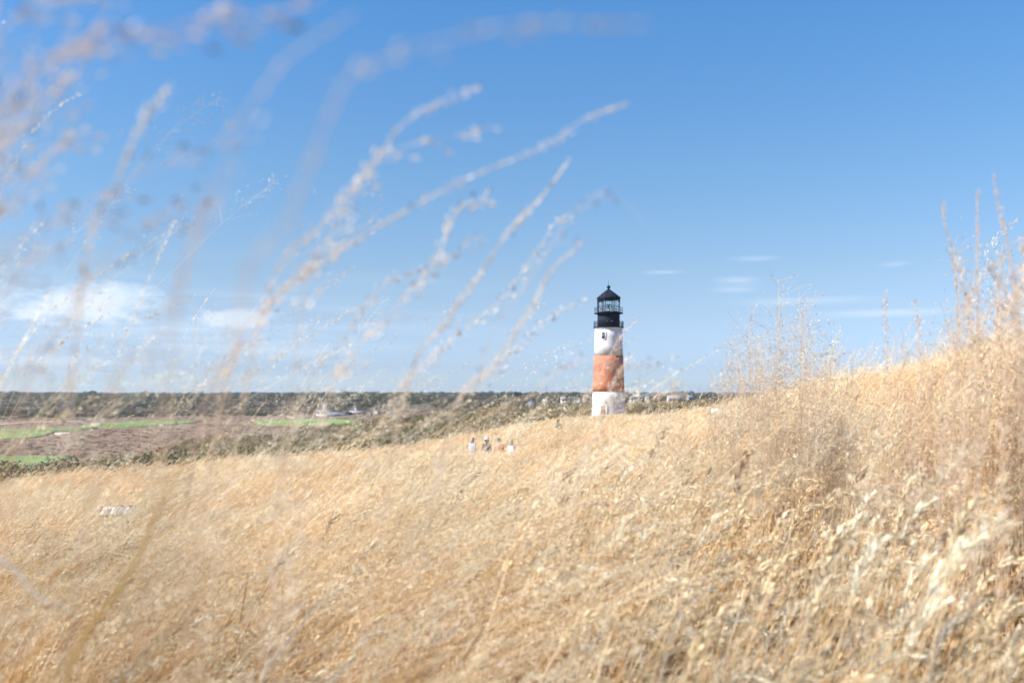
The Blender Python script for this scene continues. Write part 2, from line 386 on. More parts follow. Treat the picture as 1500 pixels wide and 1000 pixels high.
def grass_kind(name, n_stem, n_leaf, rad, hs, width, seed_n, seed_size, lean=(.15, .5), airy=.35, col='field', head_len=(.10, .18), leafh=(.45, .95), headed=.6, curls=0, slim=.2, droopy=(.1, .9), leaf_lean=(1.2, 2.2), deep=.8, spread=.45, leaf_spread=.9, plume=.28, along=.9):
    m = MB()
    if curls:      # dead pale leaves bent right over
        p, t, h, da = blade_paths(curls, rad, hs[0]*.7, hs[1]*.95, 1.1, 1.75, 10, 1.1, 2.6)
        side = rng.normal(size=(curls, 3)); side[:, 2] *= .3; side /= np.linalg.norm(side, axis=1)[:, None]
        wv = width*2.2*rng.uniform(.7, 1.3, (curls, 1))*np.sin(np.clip(t*2.6+.45, 0, math.pi)).clip(.12)*np.ones((curls, 10))
        m.ribbons(p, wv, side, grad_cols(curls, np.repeat(t, curls, 0), pick(curls, [ORANGE, STRAW], [2, 3]), pick(curls, [PALE, CREAM], [3, 3]), .7))
    # leaves
    if n_leaf:
        p, t, h, da = blade_paths(n_leaf, rad, hs[0]*leafh[0], hs[1]*leafh[1], lean[0]*leaf_lean[0], lean[1]*leaf_lean[1], 6, leaf_spread, 2.0)
        side = rng.normal(size=(n_leaf, 3)); side[:, 2] *= .3; side /= np.linalg.norm(side, axis=1)[:, None]
        wv = width*2.3*rng.uniform(.6, 1.4, (n_leaf, 1))*(1-t**2.5*.92)*np.ones((n_leaf, 6))
        m.ribbons(p, wv, side, grad_cols(n_leaf, np.repeat(t, n_leaf, 0), pick(n_leaf, [ORANGE, BROWN, STRAW, GREEN], LEAFMIX[0]), pick(n_leaf, [STRAW, PALE, ORANGE, CREAM], LEAFMIX[1]), deep))  # amber bases are natural; high deep extends them as painted shadow between leaves
    # stems
    S = 8
    p, t, h, da = blade_paths(n_stem, rad, hs[0], hs[1], lean[0], lean[1], S, spread, 1.9)
    side = rng.normal(size=(n_stem, 3)); side[:, 2] *= .2; side /= np.linalg.norm(side, axis=1)[:, None]
    sc_ = pick(n_stem, [ORANGE, STRAW, BROWN, GREEN], STEMMIX[0]); tcol = pick(n_stem, [PALE, STRAW, CREAM], [5, 4, 1])
    m.ribbons(p, np.full((n_stem, S), width)*(1-.4*t), side, grad_cols(n_stem, np.repeat(t, n_stem, 0), sc_, tcol))
    side2 = np.cross(side, np.array([0, 0, 1.])); side2 /= np.linalg.norm(side2, axis=1)[:, None]
    m.ribbons(p, np.full((n_stem, S), width)*(1-.4*t), side2, grad_cols(n_stem, np.repeat(t, n_stem, 0), sc_, tcol))
    # heads
    Cs, As, Ls, Ks = [], [], [], []
    for i in range(n_stem):
        if rng.random() > headed: continue
        tip = p[i, -1]; dirv = p[i, -1]-p[i, -2]; dirv /= np.linalg.norm(dirv)
        hl = rng.uniform(*head_len); wind = np.array([math.cos(da[i]), math.sin(da[i]), 0])
        is_airy = rng.random() < airy; k = seed_n
        u = np.sort(rng.random(k))
        droop = rng.uniform(*droopy) if not is_airy else rng.uniform(0, .5)
        ctr = tip+dirv*hl*u[:, None]+(wind*.45-np.array([0, 0, .75]))*droop*hl*(u[:, None]**2)*.8
        tang = dirv+(wind*.45-np.array([0, 0, .75]))*droop*1.6*u[:, None]; tang /= np.linalg.norm(tang, axis=1)[:, None]
        rad_ = (seed_size*.55 if not is_airy else hl*plume*(1-u*.7))
        off = rng.normal(size=(k, 3)); off -= tang*(off*tang).sum(1)[:, None]; off /= np.linalg.norm(off, axis=1)[:, None]+1e-9
        rr = np.broadcast_to(rad_, (k,))*rng.uniform(.3, 1, k)
        ax = tang+off*(.55 if not is_airy else along)*rng.uniform(.4, 1, (k, 1)); ax /= np.linalg.norm(ax, axis=1)[:, None]
        Cs.append(ctr+off*rr[:, None]+(tang*rr[:, None]*.8 if is_airy else 0)); As.append(ax)
        Ls.append(np.full(k, seed_size)*rng.uniform(.7, 1.3, k)*(1.0 if is_airy else 1.25))
        c0 = pick(1, [PALE, CREAM, STRAW, np.array([.55, .40, .28])], HEADMIX[0])
        Ks.append(c0*(1+rng.normal(0, .12, (k, 1))))
        if is_airy:   # hair-fine branches carry the spikelets
            b0 = ctr[::2]; b1 = (ctr+off*rr[:, None]+tang*rr[:, None]*.8)[::2]; nb = len(b0)
            pa = np.stack([b0, b1], 1); sd = np.cross(b1-b0, rng.normal(size=(nb, 3))); sd /= np.linalg.norm(sd, axis=1)[:, None]+1e-9
            m.ribbons(pa, np.full((nb, 2), width*.35), sd, np.repeat(c0[:, None]*.9, nb, 0).repeat(2, 1))
        m.ribbons(np.stack([ctr[0], ctr[k//2], ctr[-1]])[None], np.full((1, 3), width*.6), side[i:i+1], np.tile(c0*.9, (3, 1))[None])
    Cs = np.concatenate(Cs); As = np.concatenate(As); Ls = np.concatenate(Ls); Ks = np.concatenate(Ks)
    m.spikelets(Cs, As, Ls, Ls*slim, np.clip(Ks, 0, .95))
    return m.build(name, M_near if name.startswith('near') else M_grass, link=False)

def scatter_pts(n_try, d0, d1, extra, dens_fn):
    # uniform per area in the wedge in front of the camera
    d = np.sqrt(rng.uniform(d0**2, d1**2, n_try)); k = rng.uniform(-.60-extra, .60+extra, n_try); x = k*np.maximum(d, 1.5)
    keep = rng.random(n_try) < dens_fn(x, d); return x[keep], d[keep]
def tilt_at(x, y):   # the wind presses the grass on the left flatter
    k = x/np.maximum(y, 2.); return np.interp(k, [-.5, -.2, .05, .5], [.44, .32, .11, .05])
PXf = lambda x, y: x/np.maximum(y, .5)*FPX+750
def put_grass(name, kinds, x, y, smin, smax, label, hmod=None, tk=1.0):
    if y.max() > 9:      # trodden gaps in front of the two panels
        q = PXf(x, y); gap = ((np.abs(q-171) < 26) & (y > 14) & (y < 22.5)) | ((np.abs(q-1062) < 26) & (y > 24) & (y < 40)) ; x, y = x[~gap], y[~gap]
    n = len(x); z = ground(x, y)
    gust = np.sin(x*.8+y*.33)*.12+np.sin(x*.23-y*.6+1)*.12
    rot = np.stack([rng.normal(0, .06, n), tilt_at(x, y)*tk+gust+rng.normal(0, .07, n), rng.normal(0, .28, n)], 1)
    s = rng.uniform(smin, smax, n)
    s = s*(1+.17*np.sin(x*1.7+np.sin(y*1.1)*2)*np.sin(y*.9+x*.4)*np.clip(6/(y+1), .3, 1)+.13*np.sin(x*.42+1.7*np.sin(y*.21))*np.sin(y*.31-x*.13))
    if hmod is not None: s = s*hmod(x, y)
    scatter(name, kinds, np.stack([x, y, z], 1), rot, np.stack([s, s, s*rng.uniform(.92, 1.08, n)], 1), rng.integers(0, len(kinds), n), label, 'grass')

inf = lambda x, y: (y < field_edge(x/np.maximum(y, 2.)))
near_kinds = [grass_kind('near_grass_kind_%02d' % i, 10, 13, .20, (.42, 1.25), .0062, 76, .0190, lean=(.1, .38), headed=.45, curls=2, slim=.22, leafh=(.55, .95), droopy=(.1, 1.2), airy=.4, head_len=(.14, .24), deep=1.5, leaf_lean=(.8, 1.5)) for i in range(6)]
LEAFMIX = [[6, 6, 1, 2.6], [4, 2.6, 8, 1.4]]; STEMMIX = [[8, 3, 2, .8]]; HEADMIX = [[6, 2, 5, 1.6]]
up_kinds = [grass_kind('near_grass_kind_u%02d' % i, 13, 13, .20, (.42, 1.25), .0070, 84, .0200, lean=(.02, .26), headed=.28, curls=5, slim=.22, leafh=(.5, .98), droopy=(.3, 2.2), airy=.04, head_len=(.13, .22), leaf_lean=(.5, 1.6), deep=3.0) for i in range(7)]
x, y = scatter_pts(6200, 2.3, 12, .10, lambda x, y: .36+.26*np.sin(x*2.1+y)*np.sin(y*1.7-x))
rt = (x/y+rng.normal(0, .12, len(x))) > -.22
put_grass('dry_grass', near_kinds, x[~rt], y[~rt], .88, 1.15, 'golden wind-leaning dry grass filling the left foreground slope')
put_grass('dry_grass', up_kinds, x[rt], y[rt], .88, 1.15, 'upright amber dry grass with pale drooping heads in the right foreground')
LEAFMIX = [[5, 2, 4, .6], [4, 5, 1.5, 1]]; STEMMIX = [[5, 4, 1, .35]]; HEADMIX[0] = [8, 7, 2, .5]
mid_kinds = [grass_kind('mid_grass_kind_%02d' % i, 24, 22, .42, (.45, 1.32), .0070, 46, .031, airy=.8, deep=1.8, curls=3, spread=.28, leaf_spread=.45, plume=.075, along=.35, head_len=(.20, .42),  slim=.17, headed=.75, leafh=(.5, .98)) for i in range(6)]
x, y = scatter_pts(13500, 11, 46, .06, lambda x, y: inf(x, y)*(.55+.3*np.sin(x*.9+y*.4)*np.sin(y*.7-x*.5)))
put_grass('dry_grass', mid_kinds, x, y, .85, 1.12, 'pale wind-combed dry grass on the middle of the slope')
x = np.concatenate([rng.uniform(-3.2, 1.2, 90), rng.uniform(1.8, 4.6, 40)]); y = np.concatenate([rng.uniform(43.2, 45.4, 90), rng.uniform(62, 65, 40)])
put_grass('dry_grass', mid_kinds, x, y, .9, 1.1, 'higher ragged grass hiding the legs of the walkers')
far_kinds = [grass_kind('far_grass_kind_%02d' % i, 52, 44, 1.1, (.4, 1.25), .014, 18, .060, airy=.6, head_len=(.2, .36), slim=.17, headed=.8, spread=.3, leaf_spread=.45, plume=.12, along=.35) for i in range(5)]
x, y = scatter_pts(26000, 44, 178, .05, lambda x, y: inf(x, y)*.95)
put_grass('dry_grass', far_kinds, x, y, .8, 1.1, 'distant pale grass running up to the lighthouse base')

HEADMIX[0] = [5, 5, 1, .6]
# taller wisps standing above the field
tall_kinds = [grass_kind('tall_grass_kind_%02d' % i, 8, 3, .14, (1.2, 1.75), .0024, 70, .010, lean=(.25, .7), airy=.85, head_len=(.22, .38), leafh=(.4, .7), headed=1, slim=.24) for i in range(6)]
def tall_d(x, y):
    px = x/y*FPX+750
    return np.where(px < 760, .7, np.where((px < 1000) | ((y < 5) & (px < 1380)), np.where(y < 3.8, 0, .12), np.where(y < 3, .2, .5)))
x, y = scatter_pts(560, 2.2, 10, .05, tall_d)
k_ = (x/y > -.62)
xa, ya = scatter_pts(150, .55, 2.4, .05, lambda x, y: np.where(x/y*FPX+750 < 640, .85, .0))
x = np.concatenate([x, xa]); y = np.concatenate([y, ya])
put_grass('tall_grass', tall_kinds, x, y, .84, 1.16, 'tall wispy seed stalks blown over the top of the field')
blown_kinds = [grass_kind('tall_grass_kind_b%02d' % i, 4, 1, .10, (1.7, 2.4), .0014, 64, .0075, lean=(.15, .6), airy=.6, head_len=(.25, .42), leafh=(.3, .5), headed=1, slim=.26, droopy=(0, .5)) for i in range(6)]
x, y = scatter_pts(760, .8, 3.2, .95, lambda x, y: .62+0*x)
tipx = (x+1.7)/y*FPX+750; kk_ = (tipx < 790) & (tipx > -150) & (x/y*FPX+750 < 520); x, y = x[kk_], y[kk_]; print('blown', len(x))
xb, yb = scatter_pts(120, 3.5, 7, .2, lambda x, y: .6+0*x); k_ = ((xb+1.6)/yb*FPX+750 < 740) & (xb/yb*FPX+750 < 560)
x = np.concatenate([x, xb[k_]]); y = np.concatenate([y, yb[k_]])
put_grass('tall_grass', blown_kinds, x, y, .86, 1.16, 'tallest thin stalks bent over by the wind against the left sky', tk=.55)
veil_kinds = [grass_kind('tall_grass_kind_c%02d' % i, 6, 2, .12, (1.35, 1.95), .0016, 70, .0085, lean=(.35, .8), airy=.8, head_len=(.3, .5), leafh=(.3, .5), headed=1, slim=.24, droopy=(0, .4), plume=.10, along=.5, spread=.25) for i in range(6)]
x, y = scatter_pts(1900, .8, 5.5, .5, lambda x, y: .7+0*x)
tp = (x+.9)/y*FPX+750; k_ = (tp < 800) & (tp > -100); x, y = x[k_], y[k_]; print('veil', len(x))
put_grass('tall_grass', veil_kinds, x, y, .9, 1.12, 'thin veil of wind-laid plumes crossing the left of the field', tk=.8)
crest_kinds = [grass_kind('tall_grass_kind_d%02d' % i, 9, 5, .28, (1.15, 2.0), .0036, 80, .019, lean=(.1, .5), airy=1., head_len=(.3, .55), leafh=(.4, .7), headed=.9, slim=.2, droopy=(0, .5), plume=.12, along=.45, spread=.5) for i in range(6)]
x, y = scatter_pts(3400, 7, 46, .04, lambda x, y: np.interp(x/y*FPX+750, [950, 1060, 1250, 1500], [.0, .30, .46, .55])*inf(x, y))
put_grass('tall_grass', crest_kinds, x, y, .72, 1.12, 'feathery pale plumes breaking the crest of the right-hand rise')
x, y = scatter_pts(1200, 10, 34, .0, lambda x, y: np.where(x/y*FPX+750 < 700, .5, np.where(x/y*FPX+750 < 1000, .18, .6))*inf(x, y))
put_grass('tall_grass', tall_kinds, x, y, .75, 1.05, 'taller airy grass tufts standing out of the middle field')

# ------------------------------------------------------------------ shrubs, woods, heath
def foliage(m, c, r, n, size, cols, p, squash=.8, lobes=7):
    """leaf-sized faces spread over and through a few uneven lobes"""
    lc = rng.normal(size=(lobes, 3)); lc /= np.linalg.norm(lc, axis=1)[:, None]; lc *= rng.uniform(.25, .62, (lobes, 1)); lc[:, 2] = np.abs(lc[:, 2])*.9-.1
    lr = rng.uniform(.30, .52, lobes); li = rng.integers(0, lobes, n)
    v = rng.normal(size=(n, 3)); v /= np.linalg.norm(v, axis=1)[:, None]; v *= (rng.uniform(.45, 1.08, (n, 1)))
    q = (lc[li]+v*lr[li][:, None]); q[:, 2] *= squash
    q = np.array(c)+q*r
    lobe_col = pick(lobes, cols, p); col = lobe_col[li]*(1+rng.normal(0, .16, (n, 1)))
    ax = v+rng.normal(0, .7, (n, 3)); ax /= np.linalg.norm(ax, axis=1)[:, None]
    m.spikelets(q, ax, size*rng.uniform(.7, 1.4, n), size*.6, np.clip(col, .01, .9))
OLIVE = np.array([.115, .125, .045]); DKG = np.array([.05, .07, .028]); HEATH = np.array([.23, .135, .10]); TAN = np.array([.38, .29, .165]); MAU = np.array([.17, .115, .10])
def bush_kind(name, cols, p, n=650, size=.095):
    m = MB(); foliage(m, (0, 0, .45), 1.0, n, size, cols, p); return m.build(name, M_leaf, link=False)
scrub_kinds = [bush_kind('scrub_kind_%02d' % i, [OLIVE, TAN, HEATH, DKG], [4, 5, 2, 1.2]) for i in range(6)]
dark_kinds = [bush_kind('scrub_kind_b%02d' % i, [OLIVE, DKG, MAU, TAN], [3, 4, 2, .7]) for i in range(5)]
heath_kinds = [bush_kind('heath_kind_%02d' % i, [HEATH, MAU, TAN, np.array([.28, .17, .12])], [5, 3, 3, 3], 320, .15) for i in range(5)]
wood_kinds = [bush_kind('wood_kind_%02d' % i, [DKG, OLIVE, np.array([.13, .085, .05]), np.array([.10, .09, .05])], [5, 3, 2, 3], 400, .14) for i in range(6)]
moor_kinds = [bush_kind('moor_kind_%02d' % i, [np.array([.17, .115, .08]), np.array([.20, .125, .10]), OLIVE, np.array([.24, .19, .12])], [5, 3, 2, 2], 280, .17) for i in range(5)]
def put(name, kinds, x, y, s, label, cat, sink=.1, zs=(.6, 1.1)):
    n = len(x); z = ground(x, y)-s*sink
    scatter(name, kinds, np.stack([x, y, z], 1), np.stack([0*x, 0*x, rng.uniform(0, 6.28, n)], 1), np.stack([s, s, s*rng.uniform(*zs, n)], 1), rng.integers(0, len(kinds), n), label, cat)
PX = lambda x, y: x/y*FPX+750
# scrub on the slope beyond the edge of the field
d = np.geomspace(40, 420, 1); 
n = 26000; dd = np.exp(rng.uniform(np.log(46), np.log(420), n)); kk = rng.uniform(-.62, .40, n); xx = kk*dd
ed = field_edge(kk); px = PX(xx, dd)
keep = (dd > ed+1.0) & (px > 330-(dd-60)*.3) & ((px < 640) | (dd > 100)) & ~((px > 855) & (px < 925) & (dd < 172)) & ~((px < 620) & (dd > 200)) & (rng.random(n) < .55)
xx, dd = xx[keep], dd[keep]
put('scrub', scrub_kinds, xx, dd, np.clip(dd*.014, .8, 2.6)*rng.uniform(.6, 1.4, len(xx)), 'tan and olive scrub on the slope behind the grass', 'scrub')
n = 9000; dd = np.exp(rng.uniform(np.log(46), np.log(150), n)); kk = rng.uniform(-.62, -.15, n); xx = kk*dd; ed = field_edge(kk); px = PX(xx, dd)
keep = (dd > ed+.5) & (dd < ed+rng.uniform(8, 70, n)) & (rng.random(n) < .45)
xx, dd = xx[keep], dd[keep]
put('scrub', dark_kinds, xx, dd, rng.uniform(1.0, 2.4, len(xx)), 'dark mixed thicket below the lip of the bluff', 'scrub')
n = 9000; dd = np.exp(rng.uniform(np.log(235), np.log(460), n)); kk = rng.uniform(-.36, -.06, n); xx = kk*dd; px = PX(xx, dd)
keep = (dd < np.interp(px, [230, 300, 420, 560, 660], [300, 400, 430, 460, 460])) & (rng.random(n) < .55); xx, dd = xx[keep], dd[keep]
put('scrub', scrub_kinds+dark_kinds[:2], xx, dd, rng.uniform(1.2, 3.4, len(xx)), 'mottled tan and dark scrub on the plain at the foot of the bluff', 'scrub')
# heath on the plain
def in_fair(x, y):
    py = HOR - ground(x, y)/y*FPX + rng.normal(0, .7, len(x)); px = PX(x, y) + rng.normal(0, 5, len(x))
    a = (px < 145) & (py > 626) & (py < 644) & (py < 650-px*.12); b = (px > 125) & (px < 290) & (py > 614.5) & (py < 627)
    c = (px > 370) & (px < 540) & (py > 612.5) & (py < 624); e = (px < 108) & (py > 667) & (py < 690); f = (px > 76) & (px < 106) & (py > 632) & (py < 638)
    return a | b | c | e | f
n = 22000; dd = np.exp(rng.uniform(np.log(120), np.log(760), n)); kk = rng.uniform(-.62, .0, n); xx = kk*dd
keep = ~in_fair(xx, dd) & (rng.random(n) < .6); xx, dd = xx[keep], dd[keep]
put('heath', heath_kinds, xx, dd, rng.uniform(.7, 2.4, len(xx))*np.clip(dd/300, .6, 1.3), 'low mauve-brown heath covering the plain between the fairways', 'heath', .25, (.25, .5))
# far woods
n = 26000; dd = np.exp(rng.uniform(np.log(700), np.log(3600), n)); kk = rng.uniform(-.62, .62, n); xx = kk*dd; px = PX(xx, dd)
lo = np.where(px < 560, 745, np.where(px < 870, 960, 1150))
keep = (dd > lo) & (rng.random(n) < np.where(px > 900, .5, .8)); xx, dd = xx[keep], dd[keep]
sz = rng.uniform(3.0, 7.0, len(xx))*np.clip(dd/1500, .7, 1.25)*(1+.45*(rng.random(len(xx)) < .06))
pat = np.sin(xx*.021+dd*.004)+np.sin(xx*.047-dd*.013+1)+.8*np.sin(dd*.03+xx*.009)+rng.normal(0, .5, len(xx))-1.1*np.clip((1150-dd)/350, -.6, 1)
a_ = pat > -.1
put('far_woods', wood_kinds, xx[a_], dd[a_], sz[a_], 'low dark green woods along the far ridge under the horizon', 'woods', .12, (.55, 1.0))
put('far_woods', moor_kinds, xx[~a_], dd[~a_], sz[~a_]*.8, 'russet and grey-brown moorland thickets below the dark woods of the ridge', 'woods', .15, (.4, .7))
# trees and hedges between the village houses
n = 2600; dd = rng.uniform(300, 1000, n); kk = rng.uniform(-.08, .24, n); xx = kk*dd; k2 = rng.random(n) < .5; xx, dd = xx[k2], dd[k2]
put('village_thicket', wood_kinds, xx, dd, rng.uniform(1.3, 3.2, len(xx)), 'low trees and hedges between the far village houses', 'thicket', .15, (.5, .9))

# single shrubs one can pick out along the edge
def shrub(loc, r, h, cols, p, label, n=900, group='shrubs along the edge of the bluff'):
    e = empty('shrub', loc, label=label, cat='shrub', group=group)
    m = MB(); foliage(m, (0, 0, h*.5), r, n, r*.055+.015, cols, p, squash=h/r*.62, lobes=9); m.build('foliage', M_leaf, e)
    s = MB()
    for i in range(7):
        a = rng.random()*6.28; q = np.linspace(0, 1, 5)[:, None]
        s.tube(np.array([0, 0, -.1])+q*np.array([math.cos(a)*r*.6, math.sin(a)*r*.6, h*.8])+q**2*np.array([0, 0, h*.1]), np.linspace(.04, .01, 5), (.16, .12, .09))
    s.build('stem', M_bark, e)
for px, py_top, dist, r, h, cols, p, lab in (
    (22, 684, 50, 2.2, 1.7, [DKG, MAU, OLIVE], [3, 2, 1], 'dark leafless-looking thicket shrub at the far left edge below the nearest fairway'),
    (62, 683, 52, 1.7, 1.6, [DKG, OLIVE, MAU], [3, 2, 2], 'dark green shrub beside the thicket at far left'),
    (150, 672, 58, 2.0, 1.7, [OLIVE, TAN], [3, 1], 'olive shrub between the nearest fairway and the grass edge'),
    (232, 632, 130, 4.2, 5.2, [OLIVE, HEATH, DKG], [3, 2, 1], 'russet-topped olive bush standing above the heath'),
    (280, 655, 90, 2.6, 2.6, [MAU, DKG, TAN], [3, 2, 1], 'greyish purple shrub right of the russet-topped bush'),
    (410, 634, 112, 3.6, 3.6, [DKG, OLIVE, MAU], [3, 2, 2], 'broad dark shrub below the clubhouse'),
    (440, 640, 95, 2.2, 2.8, [MAU, DKG], [2, 2], 'small dark shrub right of the broad one below the clubhouse'),
    (512, 636, 100, 2.6, 3.0, [OLIVE, DKG], [2, 2], 'green-black shrub half hidden by blurred stalks'),
    (600, 622, 120, 3.4, 3.4, [OLIVE, TAN, DKG], [3, 2, 1], 'mixed olive shrub on the slope left of the walkers'),
    (700, 600, 200, 4.6, 4.4, [OLIVE, TAN, DKG], [3, 3, 1], 'rounded tan-green shrub in front of the village'),
    (762, 601, 180, 3.4, 4.0, [DKG, OLIVE], [3, 2], 'dark shrub just below the slate-roofed house'),
    (931, 588, 178, 2.6, 2.8, [OLIVE, TAN, DKG], [3, 3, 1], 'tawny shrub touching the right of the lighthouse foot'),
    (955, 590, 176, 2.8, 2.7, [DKG, OLIVE], [3, 2], 'darkest shrub in the brush right of the lighthouse'),
    (980, 591, 182, 2.4, 2.7, [TAN, OLIVE, HEATH], [3, 2, 1], 'reddish tan shrub in the brush under the long white house'),
    (1003, 591, 172, 2.3, 2.5, [DKG, MAU, OLIVE], [3, 1, 2], 'dark tangled shrub at the right end of the brush'),
    (1025, 592, 168, 2.4, 2.3, [TAN, OLIVE], [3, 2], 'thin tan shrub left of the white sign')):
    x0 = (px-750)/FPX*dist; g = G(x0, dist); top = -(py_top-HOR)/FPX*dist
    h = max(h, top-g); shrub((x0, dist, g), r, h, cols, p, lab, 2200)
# a few trees rising over the ridge line
def tree(px, dist, h, r, label):
    x0 = (px-750)/FPX*dist; g = G(x0, dist)
    e = empty('ridge_tree', (x0, dist, g), label=label, cat='tree', group='trees standing above the ridge')
    m = MB(); foliage(m, (0, 0, h*.62), r, 700, r*.16, [DKG, OLIVE], [4, 1], squash=.75, lobes=8); m.build('crown', M_leaf, e)
    s = MB(); q = np.linspace(0, 1, 5)[:, None]
    s.tube(q*np.array([.3, 0, h*.7]), np.linspace(.35, .12, 5), (.12, .09, .07), 6)
    for a in (0.4, 2.3, 4.4): s.tube(np.array([.15, 0, h*.35])+q*np.array([math.cos(a)*r*.6, math.sin(a)*r*.6, h*.3]), np.linspace(.14, .04, 5), (.12, .09, .07))
    s.build('trunk', M_bark, e)
tree(135, 1500, 9, 9, 'lone dark tree bump on the left ridge line')
tree(426, 1300, 9.5, 7, 'dark tree above the ridge left of the clubhouse cupola')
tree(516, 1250, 9.5, 8, 'twin-lobed dark tree above the ridge over the clubhouse')
tree(758, 1000, 11, 7, 'dark tree on the skyline above the slate-roofed house')

# ------------------------------------------------------------------ lighthouse
def lighthouse():
    D = 161.; x0 = (891.5-750)/FPX*D; S = D/FPX
    zb = -(610-HOR)*S
    e = empty('lighthouse', (x0, D, zb), label='tall round lighthouse painted white with a broad red band and a black lantern room', cat='lighthouse')
    Mw = mat('white_painted_brick', (.70, .70, .70), rough=.6, var=.10, nscale=1.3, bump_s=.12)
    Mr = mat('red_painted_brick', (.50, .185, .105), rough=.65, var=.26, nscale=1.1, bump_s=.12)
    Mk = mat('black_painted_iron', (.010, .016, .030), rough=.9, var=.15, nscale=5)
    Md = mat('weathered_door', (.16, .11, .08), rough=.7, var=.3, nscale=6)
    Mg = bpy.data.materials.new('lantern_glass'); Mg.use_nodes = True; t = Mg.node_tree; t.nodes.clear()
    tr = N(t, 'ShaderNodeBsdfTransparent'); tr.inputs[0].default_value = (.9, .94, .95, 1); gl = N(t, 'ShaderNodeBsdfGlossy'); gl.inputs['Roughness'].default_value = .03
    mx = N(t, 'ShaderNodeMixShader'); fr = N(t, 'ShaderNodeFresnel'); fr.inputs[0].default_value = 1.45
    t.links.new(fr.outputs[0], mx.inputs[0]); t.links.new(tr.outputs[0], mx.inputs[1]); t.links.new(gl.outputs[0], mx.inputs[2])
    o = N(t, 'ShaderNodeOutputMaterial'); t.links.new(mx.outputs[0], o.inputs[0])
    H = lambda py: (610-py)*S
    r0, r1 = 2.72, 2.19; zt = H(480.5); rad = lambda z: r0+(r1-r0)*z/zt
    def band(z0, z1, col, name, extra=0):
        m = MB(); k = max(2, int((z1-z0)/1.0)); zs = np.linspace(z0, z1, k)
        m.lathe([(rad(z)+extra, z) for z in zs], 72, col); return m.build(name, Mw if name != 'red_band' else Mr, e, smooth=False)
    for nm, a, b in (('lower_wall', -1.5, H(574)), ('red_band', H(574), H(521)), ('upper_wall', H(521), zt)):
        o = band(a, b, (.5, .5, .5), nm)
        for p in o.data.polygons: p.use_smooth = len(p.vertices) == 4
    # flare under the gallery
    m = MB(); m.lathe([(r1+.003, zt-.35), (r1+.06, zt-.15), (r1+.2, zt)], 64, (.8, .8, .8)); m.build('cornice', Mw, e)
    m = MB(); m.lathe([(1.6, zt-.02), (2.42, zt), (2.46, zt+.05), (2.46, zt+.16), (1.6, zt+.18)], 64, (0, 0, 0)); m.build('gallery_deck', Mk, e)
    def rail(r, z, h, n, rows, name):
        m = MB(); a = np.linspace(0, 2*math.pi, 65)
        for f in rows: m.tube(np.stack([np.cos(a)*r, np.sin(a)*r, np.full(65, z+h*f)], 1), .022, (0, 0, 0), 4)
        for i in range(n):
            q = i/n*2*math.pi; m.tube([[math.cos(q)*r, math.sin(q)*r, z-.02], [math.cos(q)*r, math.sin(q)*r, z+h+.03]], .024, (0, 0, 0), 4)
        m.build(name, Mk, e)
    rail(2.38, zt+.16, .88, 40, (.2, .45, .72, 1.), 'gallery_railing')
    zd = H(459.2)
    m = MB(); m.lathe([(1.80, zt+.17), (1.80, zd)], 48, (0, 0, 0)); m.lathe([(1.83, zt+.9), (1.85, zt+.93), (1.83, zt+.96)], 48, (0, 0, 0), caps=False)
    o = m.build('watch_room', Mk, e)
    for p in o.data.polygons: p.use_smooth = len(p.vertices) == 4
    Mv = mat('vent_metal', (.45, .45, .47), rough=.4, metal=.6)
    for q in (-1.75, -1.35):
        m = MB(); m.lathe([(.09, 0), (.09, .05)], 10, (.4, .4, .4), (math.cos(q)*1.84, math.sin(q)*1.84, zt+1.0)); m.build('vent', Mv, e)
    m = MB(); m.lathe([(1.5, zd-.12), (1.85, zd-.1), (2.32, zd-.03), (2.34, zd+.08), (1.5, zd+.1)], 48, (0, 0, 0)); m.build('lantern_deck', Mk, e)
    rail(2.26, zd+.08, .85, 14, (.55, 1.), 'lantern_railing')
    # eight-sided lantern
    zl, zu = zd+.09, H(437.5); a0 = math.pi/8; rl = 1.86; vs = [(math.cos(a0+i*math.pi/4)*rl, math.sin(a0+i*math.pi/4)*rl) for i in range(8)]
    m = MB()
    for i in range(8):
        x1, y1 = vs[i]; x2, y2 = vs[(i+1) % 8]
        m.tube([[x1, y1, zl], [x1, y1, zu]], .065, (0, 0, 0), 6)
        for z, r in ((zl+.09, .09), (zu-.1, .12), ((zl+zu)/2-.05, .035)): m.tube([[x1, y1, z], [x2, y2, z]], r, (0, 0, 0), 4)
        xm, ym = (x1+x2)/2, (y1+y2)/2; m.tube([[xm, ym, zl], [xm, ym, zu]], .024, (0, 0, 0), 4)
    m.build('lantern_frame', Mk, e)
    for i in range(8):
        x1, y1 = vs[i]; x2, y2 = vs[(i+1) % 8]; m = MB(); f = .985
        V = [[x1*f, y1*f, zl+.08], [x2*f, y2*f, zl+.08], [x2*f, y2*f, zu-.08], [x1*f, y1*f, zu-.08]]
        m.add(V, [[0, 1, 2, 3]], (.9, .9, .9)); m.build('lantern_pane', Mg, e)
    m = MB(); m.lathe([(1.86, zu-.02), (2.02, zu), (2.02, zu+.10), (1.15, zu+.78), (.5, zu+1.25), (.22, zu+1.45)], 8, (0, 0, 0), a0=a0)
    for i in range(8):
        q = a0+i*math.pi/4; c_, s_ = math.cos(q), math.sin(q); m.tube([[2.03*c_, 2.03*s_, zu+.10], [1.16*c_, 1.16*s_, zu+.79], [.23*c_, .23*s_, zu+1.47]], .035, (0, 0, 0), 4)
    rf = m.build('lantern_roof', Mk, e)
